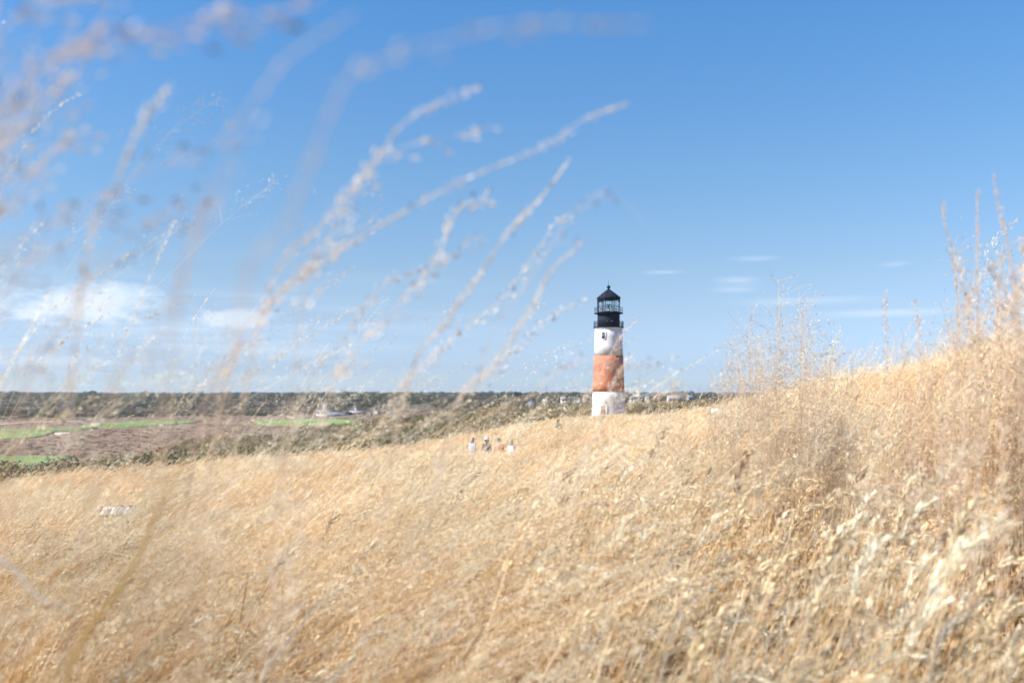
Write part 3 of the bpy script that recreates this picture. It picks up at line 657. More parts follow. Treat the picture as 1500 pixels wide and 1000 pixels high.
    m = MB(); zz = zu+1.42; m.lathe([(.24, zz), (.16, zz+.12), (.17, zz+.25), (.26, zz+.33), (.31, zz+.47), (.27, zz+.60), (.12, zz+.70), (.035, zz+.74), (.02, zz+1.5), (.001, zz+1.52)], 14, (0, 0, 0)); m.build('finial', Mk, rf, smooth=True)
    m = MB(); m.lathe([(.16, zl), (.16, zl+.75), (.05, zl+.76)], 12, (0, 0, 0)); m.box((0, 0, zl+1.35), (.8, .3, .08), (0, 0, 0), .2); m.box((0, 0, zl+1.0), (.2, .2, .6), (0, 0, 0)); m.build('beacon', mat('beacon_grey', (.35, .38, .4), rough=.3, metal=.4), e)
    # upper window
    def opening(pxc, pyc, wpx, hpx, name, inner, mat_in, frame, sill=True):
        zc = H(pyc); r = rad(zc); xo = (pxc-891.5)*S; ang = math.asin(max(-1, min(1, xo/r))); nx, ny = math.sin(ang), -math.cos(ang); rz = math.atan2(nx, -ny)
        ww, hh = wpx*S, hpx*S; cpos = np.array([nx*(r-.03), ny*(r-.03), zc])
        m = MB(); m.box(cpos, (ww, .16, hh), (0, 0, 0), rz); o = m.build(name, mat_in, e)
        f = MB(); t_ = frame; cp = cpos+np.array([nx, ny, 0])*.03
        ex = np.array([math.cos(rz), math.sin(rz), 0])
        for sgn in (-1, 1): f.box(cp+ex*sgn*(ww/2+t_/2), (t_, .12, hh+2*t_), (0, 0, 0), rz)
        f.box(cp+np.array([0, 0, hh/2+t_/2]), (ww, .11, t_), (0, 0, 0), rz)
        if sill: f.box(cp+np.array([0, 0, -hh/2-t_/2])+np.array([nx, ny, 0])*.03, (ww+.1, .15, t_), (0, 0, 0), rz)
        f.build('frame', Mw, o)
        if inner:
            b = MB()
            for dz in (0,): b.box(cpos+np.array([nx, ny, 0])*.09+np.array([0, 0, dz]), (ww, .03, .05), (0, 0, 0), rz)
            b.build('glazing_bar', Mw, o)
        return o
    opening(882.5, 492.5, 4.6, 8.8, 'window', False, mat('dark_window_glass', (.06, .07, .09), rough=.15), .14)
    dr = opening(882.0, 601.5, 7.0, 14.5, 'door', False, Md, .22, False)
    m = MB(); m.lathe([(.05, 0), (.05, .05)], 8, (.1, .1, .1), (-1.15, -2.72, .9)); m.build('handle', Mk, dr)
    # dark conduit down the shaded right side
    m = MB(); q = math.atan2(-.62, .78)
    m.tube([[math.cos(q)*(rad(z)+.05), math.sin(q)*(rad(z)+.05), z] for z in np.linspace(H(521), H(498), 5)], .045, (.2, .2, .2), 5); m.build('conduit', Mk, e)
lighthouse()

# ------------------------------------------------------------------ far houses
Msh = mat('grey_shingle', (.24, .22, .20), var=.2, nscale=.8); Mwh = mat('white_clapboard', (.52, .52, .52), var=.05); Mrd = mat('brick_red', (.33, .14, .10), var=.2)
Mrf = mat('grey_roof', (.20, .19, .20), var=.15, nscale=.7); Mrb = mat('blue_slate_roof', (.13, .165, .215), var=.15, nscale=.7); Mpl = mat('pale_roof', (.30, .28, .27), var=.12, nscale=.7)
Mgw = mat('house_window', (.05, .07, .10), rough=.15)
def house(px, py_base, dist, wpx, hpx, roof_px, label, wall=Msh, roof=Mrf, nwin=3, rot=0., chimney=True, depth=8., cupola=False, side=False):
    S = dist/FPX; x0 = (px-750)*S; zb = -(py_base-HOR)*S; W, Hh, Rh = wpx*S, hpx*S, roof_px*S; zg = G(x0, dist)
    e = empty('house', (x0, dist, zb), rot, label=label, cat='house', group='far houses behind the bluff')
    dn = min(0, zg-zb)-1.
    m = MB(); V = []
    if side:   # gable faces us
        V = [[-W/2, -depth/2, dn], [W/2, -depth/2, dn], [W/2, -depth/2, Hh], [0, -depth/2, Hh+Rh], [-W/2, -depth/2, Hh], [-W/2, depth/2, dn], [W/2, depth/2, dn], [W/2, depth/2, Hh], [0, depth/2, Hh+Rh], [-W/2, depth/2, Hh]]
        m.add(V, [[0, 1, 6, 5], [1, 2, 7, 6], [0, 5, 9, 4]], (.5, .5, .5)); m.f.append(np.array([[0, 1, 2, 3, 4]])); m.f.append(np.array([[5, 9, 8, 7, 6]]))
        m.build('wall', wall, e); r = MB(); o_ = .35; ln = math.hypot(W/2, Rh)
        for s_ in (-1, 1):
            a = [s_*(W/2+o_), Hh-o_*Rh/(W/2)+.03]; b = [0, Hh+Rh+.03]; th = .22
            q = [[a[0], -depth/2-o_, a[1]], [a[0], depth/2+o_, a[1]], [b[0], depth/2+o_, b[1]], [b[0], -depth/2-o_, b[1]]]
            q += [[v[0], v[1], v[2]+th] for v in q]; r.add(q, [[0, 1, 2, 3], [4, 7, 6, 5], [0, 4, 5, 1], [1, 5, 6, 2], [2, 6, 7, 3], [3, 7, 4, 0]], (.5, .5, .5))
        rf = r.build('roof', roof, e)
    else:
        V = [[-W/2, -depth/2, dn], [W/2, -depth/2, dn], [W/2, depth/2, dn], [-W/2, depth/2, dn], [-W/2, -depth/2, Hh], [W/2, -depth/2, Hh], [W/2, depth/2, Hh], [-W/2, depth/2, Hh], [-W/2, 0, Hh+Rh], [W/2, 0, Hh+Rh]]
        m.add(V, [[0, 1, 5, 4], [2, 3, 7, 6], [4, 5, 9, 8], [6, 7, 8, 9]], (.5, .5, .5)); m.f.append(np.array([[1, 2, 6, 9, 5]])); m.f.append(np.array([[3, 0, 4, 8, 7]]))
        m.build('wall', wall, e); r = MB(); o_ = .4
        for s_ in (-1, 1):
            sl = Rh/(depth/2); a = [s_*(depth/2+o_), Hh-o_*sl+.03]; b = [0, Hh+Rh+.03]; th = .22
            q = [[-W/2-o_, a[0], a[1]], [W/2+o_, a[0], a[1]], [W/2+o_, b[0], b[1]], [-W/2-o_, b[0], b[1]]]
            q += [[v[0], v[1], v[2]+th] for v in q]; r.add(q, [[0, 1, 2, 3], [4, 7, 6, 5], [0, 4, 5, 1], [1, 5, 6, 2], [2, 6, 7, 3], [3, 7, 4, 0]], (.5, .5, .5))
        rf = r.build('roof', roof, e)
    if chimney:
        c = MB(); c.box((W*.22, 0, Hh+Rh+.2), (.9, .9, 1.8), (.4, .3, .3)); c.build('chimney', Mrd, rf)
    for i in range(nwin):
        xw = -W/2+W*(i+.5)/nwin; m = MB(); ww = min(1.3, W/nwin*.55); hw = min(1.5, Hh*.5)
        m.box((xw, -depth/2-.02, Hh*.5), (ww, .06, hw), (0, 0, 0)); wn = m.build('window', Mgw, e)
        f = MB(); f.box((xw, -depth/2-.04, Hh*.5+hw/2+.08), (ww+.3, .12, .16), (1, 1, 1)); f.box((xw, -depth/2-.04, Hh*.5-hw/2-.08), (ww+.3, .12, .16), (1, 1, 1))
        for s_ in (-1, 1): f.box((xw+s_*(ww/2+.075), -depth/2-.04, Hh*.5), (.15, .11, hw), (1, 1, 1))
        f.build('frame', Mwh, wn)
    if cupola:
        c = MB(); c.box((-W*.1, 0, Hh+Rh+.9), (2.0, 2.0, 2.2), (1, 1, 1)); c.lathe([(1.5, Hh+Rh+2.0), (.9, Hh+Rh+2.9), (.05, Hh+Rh+3.6)], 8, (1, 1, 1), (-W*.1, 0, 0)); c.build('cupola', Mwh, rf)
    return e
house(478, 606, 690, 26, 3.2, 3.0, 'long low clubhouse wing with a white cupola on its dark roof', Mwh, Mrf, 5, cupola=True, chimney=False)
house(497, 612.5, 660, 34, 5.5, 3.2, 'grey shingled clubhouse block in front with a pale blue roof', Msh, Mrb, 7)
house(524, 610, 670, 22, 5.5, 3.2, 'grey shingled clubhouse block with a pale roof', Msh, Mpl, 5, chimney=False)
house(519, 604, 720, 8, 6, 4, 'small white gabled house behind the clubhouse roofs', Mwh, Mpl, 1, side=True)
house(548, 610.5, 650, 12, 7.5, 4.5, 'white-trimmed gabled house at the right end of the clubhouse', Mwh, Mrf, 2, side=True)
house(560, 610, 655, 8, 7, 4.5, 'narrow blue-shaded gabled house beside the white-trimmed one', Msh, Mrb, 1, side=True)
house(779, 597, 420, 9, 3.5, 5.5, 'low house with a blue slate roof among the scrub left of the lighthouse', Msh, Mrb, 2, chimney=False)
house(800, 592, 560, 9, 4, 3.5, 'grey cottage right of the slate-roofed house', Msh, Mpl, 2)
house(812, 590, 620, 6, 4.5, 3.5, 'small gabled cottage in the middle of the village left of the tower', Msh, Mrf, 1, side=True)
house(826, 588, 640, 9, 3.6, 3.5, 'pale-roofed cottage midway between slate roof and lighthouse', Mwh, Mpl, 2)
house(845, 588, 600, 7, 4.5, 3.5, 'white gabled cottage with dark roof left of the lighthouse', Mwh, Mrf, 1, side=True)
house(858, 586, 640, 8, 4, 3.5, 'cottage whose grey roof nearly touches the lighthouse', Msh, Mrf, 2)
house(926, 587, 560, 4.5, 4.5, 2.5, 'small bright white shed just right of the lighthouse', Mwh, Mpl, 0, chimney=False, side=True)
house(935, 586, 640, 15, 5, 3.5, 'grey shingled house behind the bright white shed', Msh, Mpl, 4)
house(949, 587, 610, 8, 5, 3.8, 'dark blue-roofed house left of the reddish one', Msh, Mrb, 2)
house(963, 587.5, 590, 9, 5.5, 4, 'reddish house between dark blue roofs', Mrd, Mpl, 2, side=True)
house(990, 587.8, 570, 24, 4.6, 4.4, 'long white house with a row of windows and a broad grey roof', Mwh, Mpl, 9, chimney=False)
house(1012, 586, 650, 10, 4, 3.5, 'blue-grey roofed house at the right end of the village', Msh, Mrb, 2)
house(905+32, 583.5, 900, 14, 3, 3.2, 'far grey roof on the skyline right of the tower', Msh, Mrf, 2)
def pole(px, py_base, dist, hpx, label):
    S = dist/FPX; x0 = (px-750)*S; zb = -(py_base-HOR)*S; h = hpx*S
    e = empty('utility_pole', (x0, dist, zb), label=label, cat='pole')
    m = MB(); m.tube([[0, 0, -3], [0, 0, h]], .22, (.4, .36, .32), 6); m.build('post', Mpl, e)
    m = MB(); m.box((0, 0, h-.9), (h*.28, .2, .22), (.4, .36, .32)); m.build('crossarm', Mpl, e)
pole(61, 615, 640, 25, 'pale wooden utility pole in front of the left ridge')
pole(936, 584, 620, 12, 'thin dark pole standing against the sky right of the lighthouse')

# ------------------------------------------------------------------ people
def skin_obj(name, verts, edges, radii, root, material, parent, sub=1):
    me = bpy.data.meshes.new(name); me.from_pydata(verts, edges, [])
    o = bpy.data.objects.new(name, me); C.objects.link(o); o.parent = parent
    md = o.modifiers.new('skin', 'SKIN'); sv = me.skin_vertices[0].data
    for i, r in enumerate(radii): sv[i].radius = (r, r) if not isinstance(r, tuple) else r
    for i in range(len(radii)): sv[i].use_root = (i == root)
    if sub: s = o.modifiers.new('sub', 'SUBSURF'); s.levels = sub; s.render_levels = sub
    md.use_smooth_shade = True
    me.materials.append(material); return o
Mskin = mat('skin', (.55, .35, .26), rough=.5)
def person(loc, rz, label, top, trousers, hair, h=1.7, hat=None, stride=.22, arm=(.1, -.15), group=None):
    e = empty('person', loc, rz, label=label, cat='person', group=group); k = h/1.7
    V, Ed, Rr = [], [], []
    def v(x, y, z, r, p=None):
        V.append((x*k, y*k, z*k)); Rr.append(r*k)
        if p is not None: Ed.append((p, len(V)-1))
        return len(V)-1
    pel = v(0, 0, .95, .125); wa = v(0, 0, 1.10, .115, pel); ch = v(0, -.01, 1.28, .135, wa); nk0 = v(0, 0, 1.42, .07, ch); nk = v(0, -.01, 1.48, .052, nk0)
    hd = v(0, -.02, 1.58, .092, nk); ht = v(0, -.01, 1.65, .08, hd)
    nose = v(0, -.115, 1.57, .014, hd)
    for s_ in (-1, 1): v(s_*.088, 0, 1.575, .016, hd)
    hands = []
    for s_, a in ((-1, arm[0]), (1, arm[1])):
        sh = v(s_*.17, 0, 1.39, .062, ch); elb = v(s_*.215, a*.5, 1.12, .043, sh); wr = v(s_*.225, a*.9-.08, .88, .027, elb); pm = v(s_*.225, a-.10, .80, .032, wr)
        for f in range(4): a1 = v(s_*.225+.004*f, a-.125+.018*f, .745-.004*abs(f-1), .0085, pm); v(s_*.218, a-.125+.018*f-.01, .705+.008*abs(f-1), .0075, a1)
        th = v(s_*.205, a-.135, .785, .010, pm); v(s_*.195, a-.15, .755, .0085, th)
    feet = []
    for s_ in (-1, 1):
        hp = v(s_*.09, 0, .88, .095, pel); kn = v(s_*.10, -s_*stride*.5-.02, .50, .062, hp); an = v(s_*.10, -s_*stride, .09, .040, kn); v(s_*.11, -s_*stride-.15, .035, .034, an)
    skin_obj('body', V, Ed, Rr, pel, Mskin, e, 1)
    # shirt follows torso and arms to the elbow or wrist
    S_, E_, Q = [], [], []
    def s(x, y, z, r, p=None):
        S_.append((x*k, y*k, z*k)); Q.append(r*k)
        if p is not None: E_.append((p, len(S_)-1))
        return len(S_)-1
    a0 = s(0, 0, .90, .148); a1 = s(0, 0, 1.10, .138, a0); a2 = s(0, -.01, 1.28, .155, a1); a3 = s(0, 0, 1.41, .09, a2)
    for s_, a in ((-1, arm[0]), (1, arm[1])):
        b = s(s_*.175, 0, 1.38, .078, a2); c = s(s_*.215, a*.5, 1.12, .056, b); s(s_*.225, a*.85-.07, .92, .044, c)
    skin_obj('shirt', S_, E_, Q, 0, top, e, 1)
    T_, F_, U = [(0, 0, .93*k)], [], [.14*k]
    for s_ in (-1, 1):
        T_ += [(s_*.09*k, 0, .86*k), (s_*.10*k, (-s_*stride*.5-.02)*k, .50*k), (s_*.10*k, -s_*stride*k, .13*k)]; U += [.11*k, .080*k, .062*k]
        b = len(T_)-3; F_ += [(0, b), (b, b+1), (b+1, b+2)]
    skin_obj('trousers', T_, F_, U, 0, trousers, e, 1)
    m = MB(); m.lathe([(.001, 1.745*k), (.06*k, 1.735*k), (.098*k, 1.68*k), (.108*k, 1.60*k), (.10*k, 1.53*k), (.085*k, 1.49*k)], 14, (0, 0, 0), (0, .012*k, 0)); ho = m.build('hair', hair, e, smooth=True)
    if hat:
        m = MB(); m.lathe([(.15*k, 1.655*k), (.152*k, 1.665*k), (.112*k, 1.675*k), (.108*k, 1.74*k), (.08*k, 1.775*k), (.001, 1.785*k)], 16, (1, 1, 1), (0, .005, 0)); m.build('hat', hat, e, smooth=True)
    for s_ in (-1, 1):
        m = MB(); m.box((s_*.033*k, -.108*k, 1.59*k), (.018*k, .012*k, .012*k), (0, 0, 0)); m.build('eye', Mhd, e)
        m = MB(); m.box((s_*.11*k, (-s_*stride-.06)*k, .045*k), (.10*k, .27*k, .09*k), (0, 0, 0)); m.build('shoe', Mhd, e)
    m = MB(); m.box((0, -.108*k, 1.535*k), (.045*k, .01*k, .008*k), (0, 0, 0)); m.build('mouth', mat('lips', (.4, .16, .13)), e)
Mhd = mat('dark_hair', (.035, .025, .02), rough=.6); Mhg = mat('grey_hair', (.35, .33, .31)); Mbl = mat('pale_blue_cloth', (.42, .46, .56)); Mdk = mat('dark_cloth', (.09, .09, .11)); Mor = mat('coral_cloth', (.70, .26, .15))
Mwt = mat('white_cloth', (.80, .80, .82)); Mjn = mat('denim', (.10, .14, .22)); Mkh = mat('khaki_cloth', (.33, .27, .18)); Mgy = mat('grey_cloth', (.30, .28, .29))
def place_person(px, py_head, dist, rz, *a, **k):
    h = k.get('h', 1.7); x0 = (px-750)/FPX*dist; z = -(py_head-HOR)/FPX*dist-h*1.03
    g = G(x0, dist); person((x0, dist, g), rz, *a, **k)
    return z-g
DP = [place_person(692, 639, 48.5, 2.5, 'person in a pale blue-grey top, leftmost of the four walkers', Mbl, Mkh, Mhg, h=1.68, arm=(.2, -.1), group='walkers on the path in the grass'),
 place_person(713, 638.5, 47.2, 3.5, 'person in a white hat and dark top, second walker from the left', Mdk, Mjn, Mhd, h=1.70, hat=Mwt, group='walkers on the path in the grass'),
 place_person(731, 637, 46.5, 3.0, 'person in a coral top with dark hair walking in the grass', Mor, Mjn, Mhd, h=1.72, arm=(-.1, .2), group='walkers on the path in the grass'),
 place_person(749, 640, 46, 2.2, 'person in a bright white top, rightmost of the four walkers', Mwt, Mdk, Mhg, h=1.66, group='walkers on the path in the grass'),
 place_person(818, 622, 66, .4, 'lone person in grey further up the slope towards the lighthouse', Mgy, Mdk, Mhd, h=1.70)]
print('person dz', DP)
gx, gy, gz = hit(258, 622); person((gx, gy, gz+.25), 1.2, 'tiny golfer in dark clothes on the thin green fairway strip', Mdk, Mdk, Mhd, h=2.0, stride=.1)

# golf cart
def cart(px, py, label):
    x0, y0, z0 = hit(px, py); e = empty('golf_cart', (x0, y0, z0+.2), .3, label=label, cat='golf cart')
    m = MB(); m.box((0, 0, .55), (2.5, 1.2, .5), (1, 1, 1)); m.box((-.9, 0, .95), (.7, 1.15, .4), (1, 1, 1)); m.box((.3, 0, .95), (.6, 1.1, .25), (1, 1, 1)); m.build('body', Mdk, e)
    m = MB(); m.box((0, 0, 1.95), (1.9, 1.25, .08), (1, 1, 1)); m.build('roof', Mwh, e)
    for a, b in ((-.85, -.55), (-.85, .55), (.85, -.55), (.85, .55)):
        m = MB(); m.tube([[a, b, .8], [a*.95, b, 1.92]], .03, (1, 1, 1)); m.build('roof_post', Mdk, e)
        m = MB(); m.lathe([(.05, -.1), (.26, -.1), (.28, 0), (.26, .1), (.05, .1)], 14, (0, 0, 0))
        o = m.build('wheel', Mdk, e); o.rotation_euler = (R(90), 0, 0); o.location = (a, b*1.05, .27)
cart(94, 619, 'dark golf cart with pale roof parked on the heath path')

# ------------------------------------------------------------------ signs
def panel_sign(px, py, dist, wpx, label, rz, tilt, kind):
    dist = min(np.linspace(dist*.75, dist*1.5, 60), key=lambda q: abs(-(py-HOR)/FPX*q-G((px-750)/FPX*q, q)-(1.06 if kind == 'map' else 1.04))); print('sign', dist)
    S = dist/FPX; W = wpx*S; x0 = (px-750)*S; z0 = -(py-HOR)*S; g = G(x0, dist)
    e = empty('panel_sign', (x0, dist, g), rz, label=label, cat='sign'); zc = z0-g
    Hh = W*(.56 if kind == 'map' else .29)
    Mfr = mat('sign_frame_metal', (.22, .22, .24), rough=.4, metal=.5)
    def loc(u, v_, n_):   # panel coordinates: right, up the slope, out of the face
        return np.array([u, v_*math.sin(tilt)-n_*math.cos(tilt), zc+v_*math.cos(tilt)+n_*math.sin(tilt)])
    def slab(m, u, v_, ww, hh, n_, th, col):
        q = [loc(u+a*ww/2, v_+b*hh/2, n_+c*th/2) for c in (-1, 1) for a, b in ((-1, -1), (1, -1), (1, 1), (-1, 1))]
        m.add(q, [[0, 3, 2, 1], [4, 5, 6, 7], [0, 1, 5, 4], [1, 2, 6, 5], [2, 3, 7, 6], [3, 0, 4, 7]], col)
    Mp = mat('printed_panel', attr=True, rough=.25)
    m = MB(); slab(m, 0, 0, W, Hh, 0, .02, (.64, .67, .69) if kind == 'map' else (.85, .83, .82)); p = m.build('panel', Mp, e)
    m = MB()
    if kind == 'map':
        slab(m, -W*.32, -.10*Hh, W*.30, Hh*.66, .012, .004, (.58, .61, .63)); slab(m, -W*.05, .02*Hh, W*.24, Hh*.8, .012, .004, (.65, .67, .63)); slab(m, W*.37, 0, W*.20, Hh*.86, .012, .004, (.50, .54, .62))
        pass
        m.build('picture', Mp, p); m = MB()
        for i in range(5): slab(m, W*.36, Hh*(.30-i*.14), W*.14, Hh*.05, .016, .003, (.85, .87, .9))
        m.build('text_lines', Mp, p)
    else:
        slab(m, W*.36, 0, W*.24, Hh*.9, .012, .004, (.80, .56, .50)); m.build('picture', Mp, p); m = MB()
        for i in range(4): slab(m, -W*.12, Hh*(.28-i*.18), W*.5, Hh*.04, .012, .003, (.55, .55, .58))
        m.build('text_lines', Mp, p)
    m = MB(); b = .025
    slab(m, 0, Hh/2+b/2, W+2*b, b, 0, .04, (.2, .2, .2)); slab(m, 0, -Hh/2-b/2, W+2*b, b, 0, .04, (.2, .2, .2)); slab(m, -W/2-b/2, 0, b, Hh, 0, .04, (.2, .2, .2)); slab(m, W/2+b/2, 0, b, Hh, 0, .04, (.2, .2, .2))
    m.build('frame', Mfr, p)
    for s_ in (-1, 1):
        q = loc(s_*W*.32, 0, -.04); m = MB(); m.box((q[0], q[1], (q[2]-.3)/2), (.07, .07, q[2]+.3), (.2, .2, .2)); m.build('post', Mfr, e)
panel_sign(171, 748, 22, 44, 'tilted interpretive panel with pale picture and blue text block in the grass at left', .15, R(70), 'map')
panel_sign(1059, 603, 32, 36, 'upright white panel with a pink right end on the rise right of the lighthouse', -.1, R(10), 'white')

# ------------------------------------------------------------------ near seed stalks, each rooted in the ground
def crom(pts, n):
    pts = np.asarray(pts, float); k = len(pts); t = np.linspace(0, k-1.0001, n); i = t.astype(int); u = (t-i)[:, None]
    g = lambda j: pts[np.clip(j, 0, k-1)]
    p0, p1, p2, p3 = g(i-1), g(i), g(i+1), g(i+2)
    return .5*(2*p1+(p2-p0)*u+(2*p0-5*p1+4*p2-p3)*u**2+(3*p1-p0-3*p2+p3)*u**3)
def stalk(pts_px, d0, d1, label, kind='plume', head=.45, thick=.0016, dark=.1, dens=1.0, tint=None, group='tall seed stalks arching close in front of the field'):
    n = len(pts_px); ds = np.linspace(d0, d1, n); pts = [np.array(P(px, py, d)) for (px, py), d in zip(pts_px, ds)]
    dir0 = pts[0]-pts[1]; dir0 /= np.linalg.norm(dir0); xr = pts[0][0]+dir0[0]*.35; g = G(xr-.05, d0)
    zr = pts[0][2]
    lower = [np.array([xr-.05, d0, g-.03]), np.array([xr-.03, d0, g+(zr-g)*.35]), np.array([pts[0][0]+(xr-pts[0][0])*.45, d0, g+(zr-g)*.75])]
    path = crom(lower+pts, 60); base = path[0].copy(); path = path-base
    o = empty('seed_stalk', base, label=label, cat='grass stalk', group=group)
    t = np.linspace(0, 1, 60); tint = np.array(tint) if tint is not None else np.array([.92, .83, .73])
    m = MB(); cols = np.outer(1-t, ORANGE*.5+STRAW*.5)+np.outer(t, tint); m.tube(path, thick*.45*(1.25-.8*t), cols, 5); m.build('stem', M_stalk, o)
    seg = np.linalg.norm(np.diff(path, axis=0), axis=1); L = seg.sum(); cum = np.concatenate([[0], np.cumsum(seg)])/L
    hs = 1-head; K = int((270 if kind == 'spike' else 110)*dens*head*L/.5)
    m = MB(); cen, axs, cl_, Ln = [], [], [], []
    u = np.sort(rng.uniform(hs, 1, K)) if kind != 'beads' else np.linspace(hs, 1, K)
    for uu in u:
        j = min(58, np.searchsorted(cum, uu)-1); j = max(j, 0); p = path[j]+(path[j+1]-path[j])*((uu-cum[j])/(cum[j+1]-cum[j]+1e-9)); T = path[j+1]-path[j]; T /= np.linalg.norm(T)
        off = rng.normal(size=3); off -= T*off.dot(T); off /= np.linalg.norm(off)+1e-9
        q = (uu-hs)/head
        if kind == 'spike': rr = .0055*rng.uniform(.2, 1.4)*(.6+.4*math.sin(uu*90+d0*7)); ln = .0056
        elif kind == 'plume': rr = .004+.030*rng.random()**1.5*(1-q*.65); ln = .009
        else: rr = .05*rng.random()*(1-q*.5); ln = .007
        c = p+off*rr+T*rr*1.3+np.array([.25, 0, -.1])*rr
        cen.append(c); ax = T+off*.5; axs.append(ax/np.linalg.norm(ax)); Ln.append(ln*rng.uniform(.7, 1.4))
        cl_.append(np.array([.16, .12, .11]) if rng.random() < dark else (tint if rng.random() < .7 else CREAM)*rng.uniform(.85, 1.08))  # share of seeds coloured dark brown, standing in for shaded ones
        if rr > .008: m.tube(np.array([p, (p+c)/2+T*rr*.1, c]), .00028, tint*.9, 3)
    cen = np.array(cen); axs = np.array(axs); Ln = np.array(Ln); cl_ = np.clip(np.array(cl_), 0, .95)
    m.spikelets(cen, axs, Ln, Ln*.36, cl_); m.spikelets(cen, axs, Ln, Ln*.36, cl_)
    m.build('seed_head', M_stalk, o)
    return o
PINK = (.82, .66, .56)
stalk([(330,560),(400,440),(450,398),(540,340),(670,268),(790,217),(860,173),(921,152)], 1.25, 1.25, 'longest arching stalk whose bead tip ends highest and farthest right beside the open sky', 'spike', .42, .0016, .03, .8)
stalk([(590,585),(655,470),(700,405),(745,340),(800,280),(834,233)], 1.5, 1.5, 'straight bright stalk rising steeply to a tip above the left of the lighthouse', 'spike', .34, .0018, .08, 1.5)
stalk([(660,620),(720,540),(775,455),(805,400),(848,358)], 1.6, 1.6, 'short bright stalk nearest the lighthouse with its tip left of the lantern', 'spike', .26, .0018, .12, 1.5)
stalk([(380,470),(470,330),(520,272),(560,222),(592,180),(648,148),(704,128)], 1.1, 1.1, 'beaded stalk curving over the top centre below the palest blurred one', 'spike', .42, .0014, .05, .8)
stalk([(440,460),(480,350),(535,258),(580,220),(640,205),(720,185)], 1.15, 1.1, 'thin fainter stalk running just under the beaded top one', 'plume', .35, .0012, .1, .6)
stalk([(330,560),(420,330),(500,130),(560,90),(640,62),(760,38),(950,35)], .50, .46, 'very blurred broad stalk sweeping along the top towards the right', 'spike', .5, .0012, .02, .26)
stalk([(250,520),(310,320),(350,190),(400,110),(440,70),(520,20)], .55, .52, 'very blurred pale stalk rising steeply left of the broad sweeping one', 'spike', .4, .0012, .02, .22)
stalk([(-60,320),(0,150),(90,80),(180,50),(300,34),(460,8)], .62, .6, 'blurred stalk arching from the left edge along the top', 'plume', .5, .0012, .08, .9, PINK)
stalk([(120,420),(170,270),(195,205),(215,165),(247,132)], .95, .95, 'lone short seed spike standing in open sky at upper left', 'spike', .16, .0010, .1, 1.1)
stalk([(150,640),(215,520),(250,440),(290,330),(310,270)], .7, .7, 'faint broad stalk in the middle of the left sky', 'spike', .34, .0012, .03, .5, PINK)
stalk([(470,610),(580,450),(640,378),(668,310),(705,292)], 1.5, 1.5, 'mid-height stalk left of the straight bright one with hooked tip', 'plume', .34, .0013, .15, 1.2)
stalk([(560,620),(660,500),(740,430),(810,330),(832,318)], 2.0, 2.0, 'slender stalk crossing behind the straight bright one', 'plume', .3, .0012, .12, 1.0)
stalk([(430,620),(500,500),(560,420),(640,385),(700,350)], 1.9, 1.9, 'feathery stalk low in the centre sky bending right', 'plume', .3, .0012, .12, 1.0)
stalk([(300,600),(360,500),(420,420),(470,385),(520,350)], 1.7, 1.7, 'feathery stalk left of centre above the clubhouse', 'plume', .3, .0012, .12, 1.0, PINK)
stalk([(20,640),(90,480),(150,380),(215,330),(300,300)], 1.0, 1.0, 'feathery stalk over the left cloud bank', 'airy', .35, .0011, .45, .7, PINK)
stalk([(-40,560),(30,400),(90,320),(180,270),(330,205)], .9, .9, 'airy stalk dropping seeds coloured as if shaded across the left sky', 'airy', .40, .0010, .8, .5, PINK)
stalk([(-80,500),(0,380),(60,330),(150,325),(240,330)], .8, .8, 'airy stalk with shade-coloured seeds lying low over the left cloud', 'airy', .45, .0009, .8, .5, PINK)
stalk([(-70,420),(-20,240),(30,150),(70,90),(120,60)], .75, .75, 'dense pinkish plume filling the top left corner', 'airy', .5, .0012, .10, 1.9, (.93, .80, .68))
stalk([(-90,460),(-40,300),(0,230),(50,170),(110,110)], .85, .85, 'second pinkish plume under the top left corner', 'airy', .5, .0012, .10, 1.8, (.92, .77, .65))
stalk([(-90,560),(-40,390),(10,300),(60,240),(120,190)], .95, .95, 'third pinkish plume along the left edge of the sky', 'airy', .5, .0012, .2, 1.6, (.92, .78, .67))
stalk([(-70,300),(-30,120),(10,40),(60,10),(130,-10)], .7, .7, 'top edge plume with orange tinted seeds at the left corner', 'airy', .5, .0012, .1, 1.8, (.93, .78, .66))
stalk([(560,700),(700,560),(800,470),(850,440)], 2.4, 2.4, 'low feathery stalk bending towards the lighthouse lantern', 'plume', .25, .0014, .2, 1.1)
stalk([(640,690),(750,600),(850,530),(965,545)], 1.7, 1.7, 'drooping stalk crossing in front of the lighthouse to the right', 'airy', .35, .0012, .5, .6)
stalk([(770,760),(830,640),(872,560),(905,500),(930,470)], 3.2, 3.2, 'blurred stalk standing in front of the lighthouse shaft', 'plume', .3, .0022, .1, 1.2)
stalk([(840,720),(870,640),(900,560),(925,520)], 2.8, 2.8, 'tan seed stalk covering the lower right of the lighthouse', 'plume', .25, .0022, .1, 1.8)
stalk([(700,560),(770,420),(850,300),(905,290),(945,330)], 1.25, 1.2, 'fine stalk with scattered seeds coloured as in shade in the sky left of the tower', 'airy', .35, .0008, .9, .3)
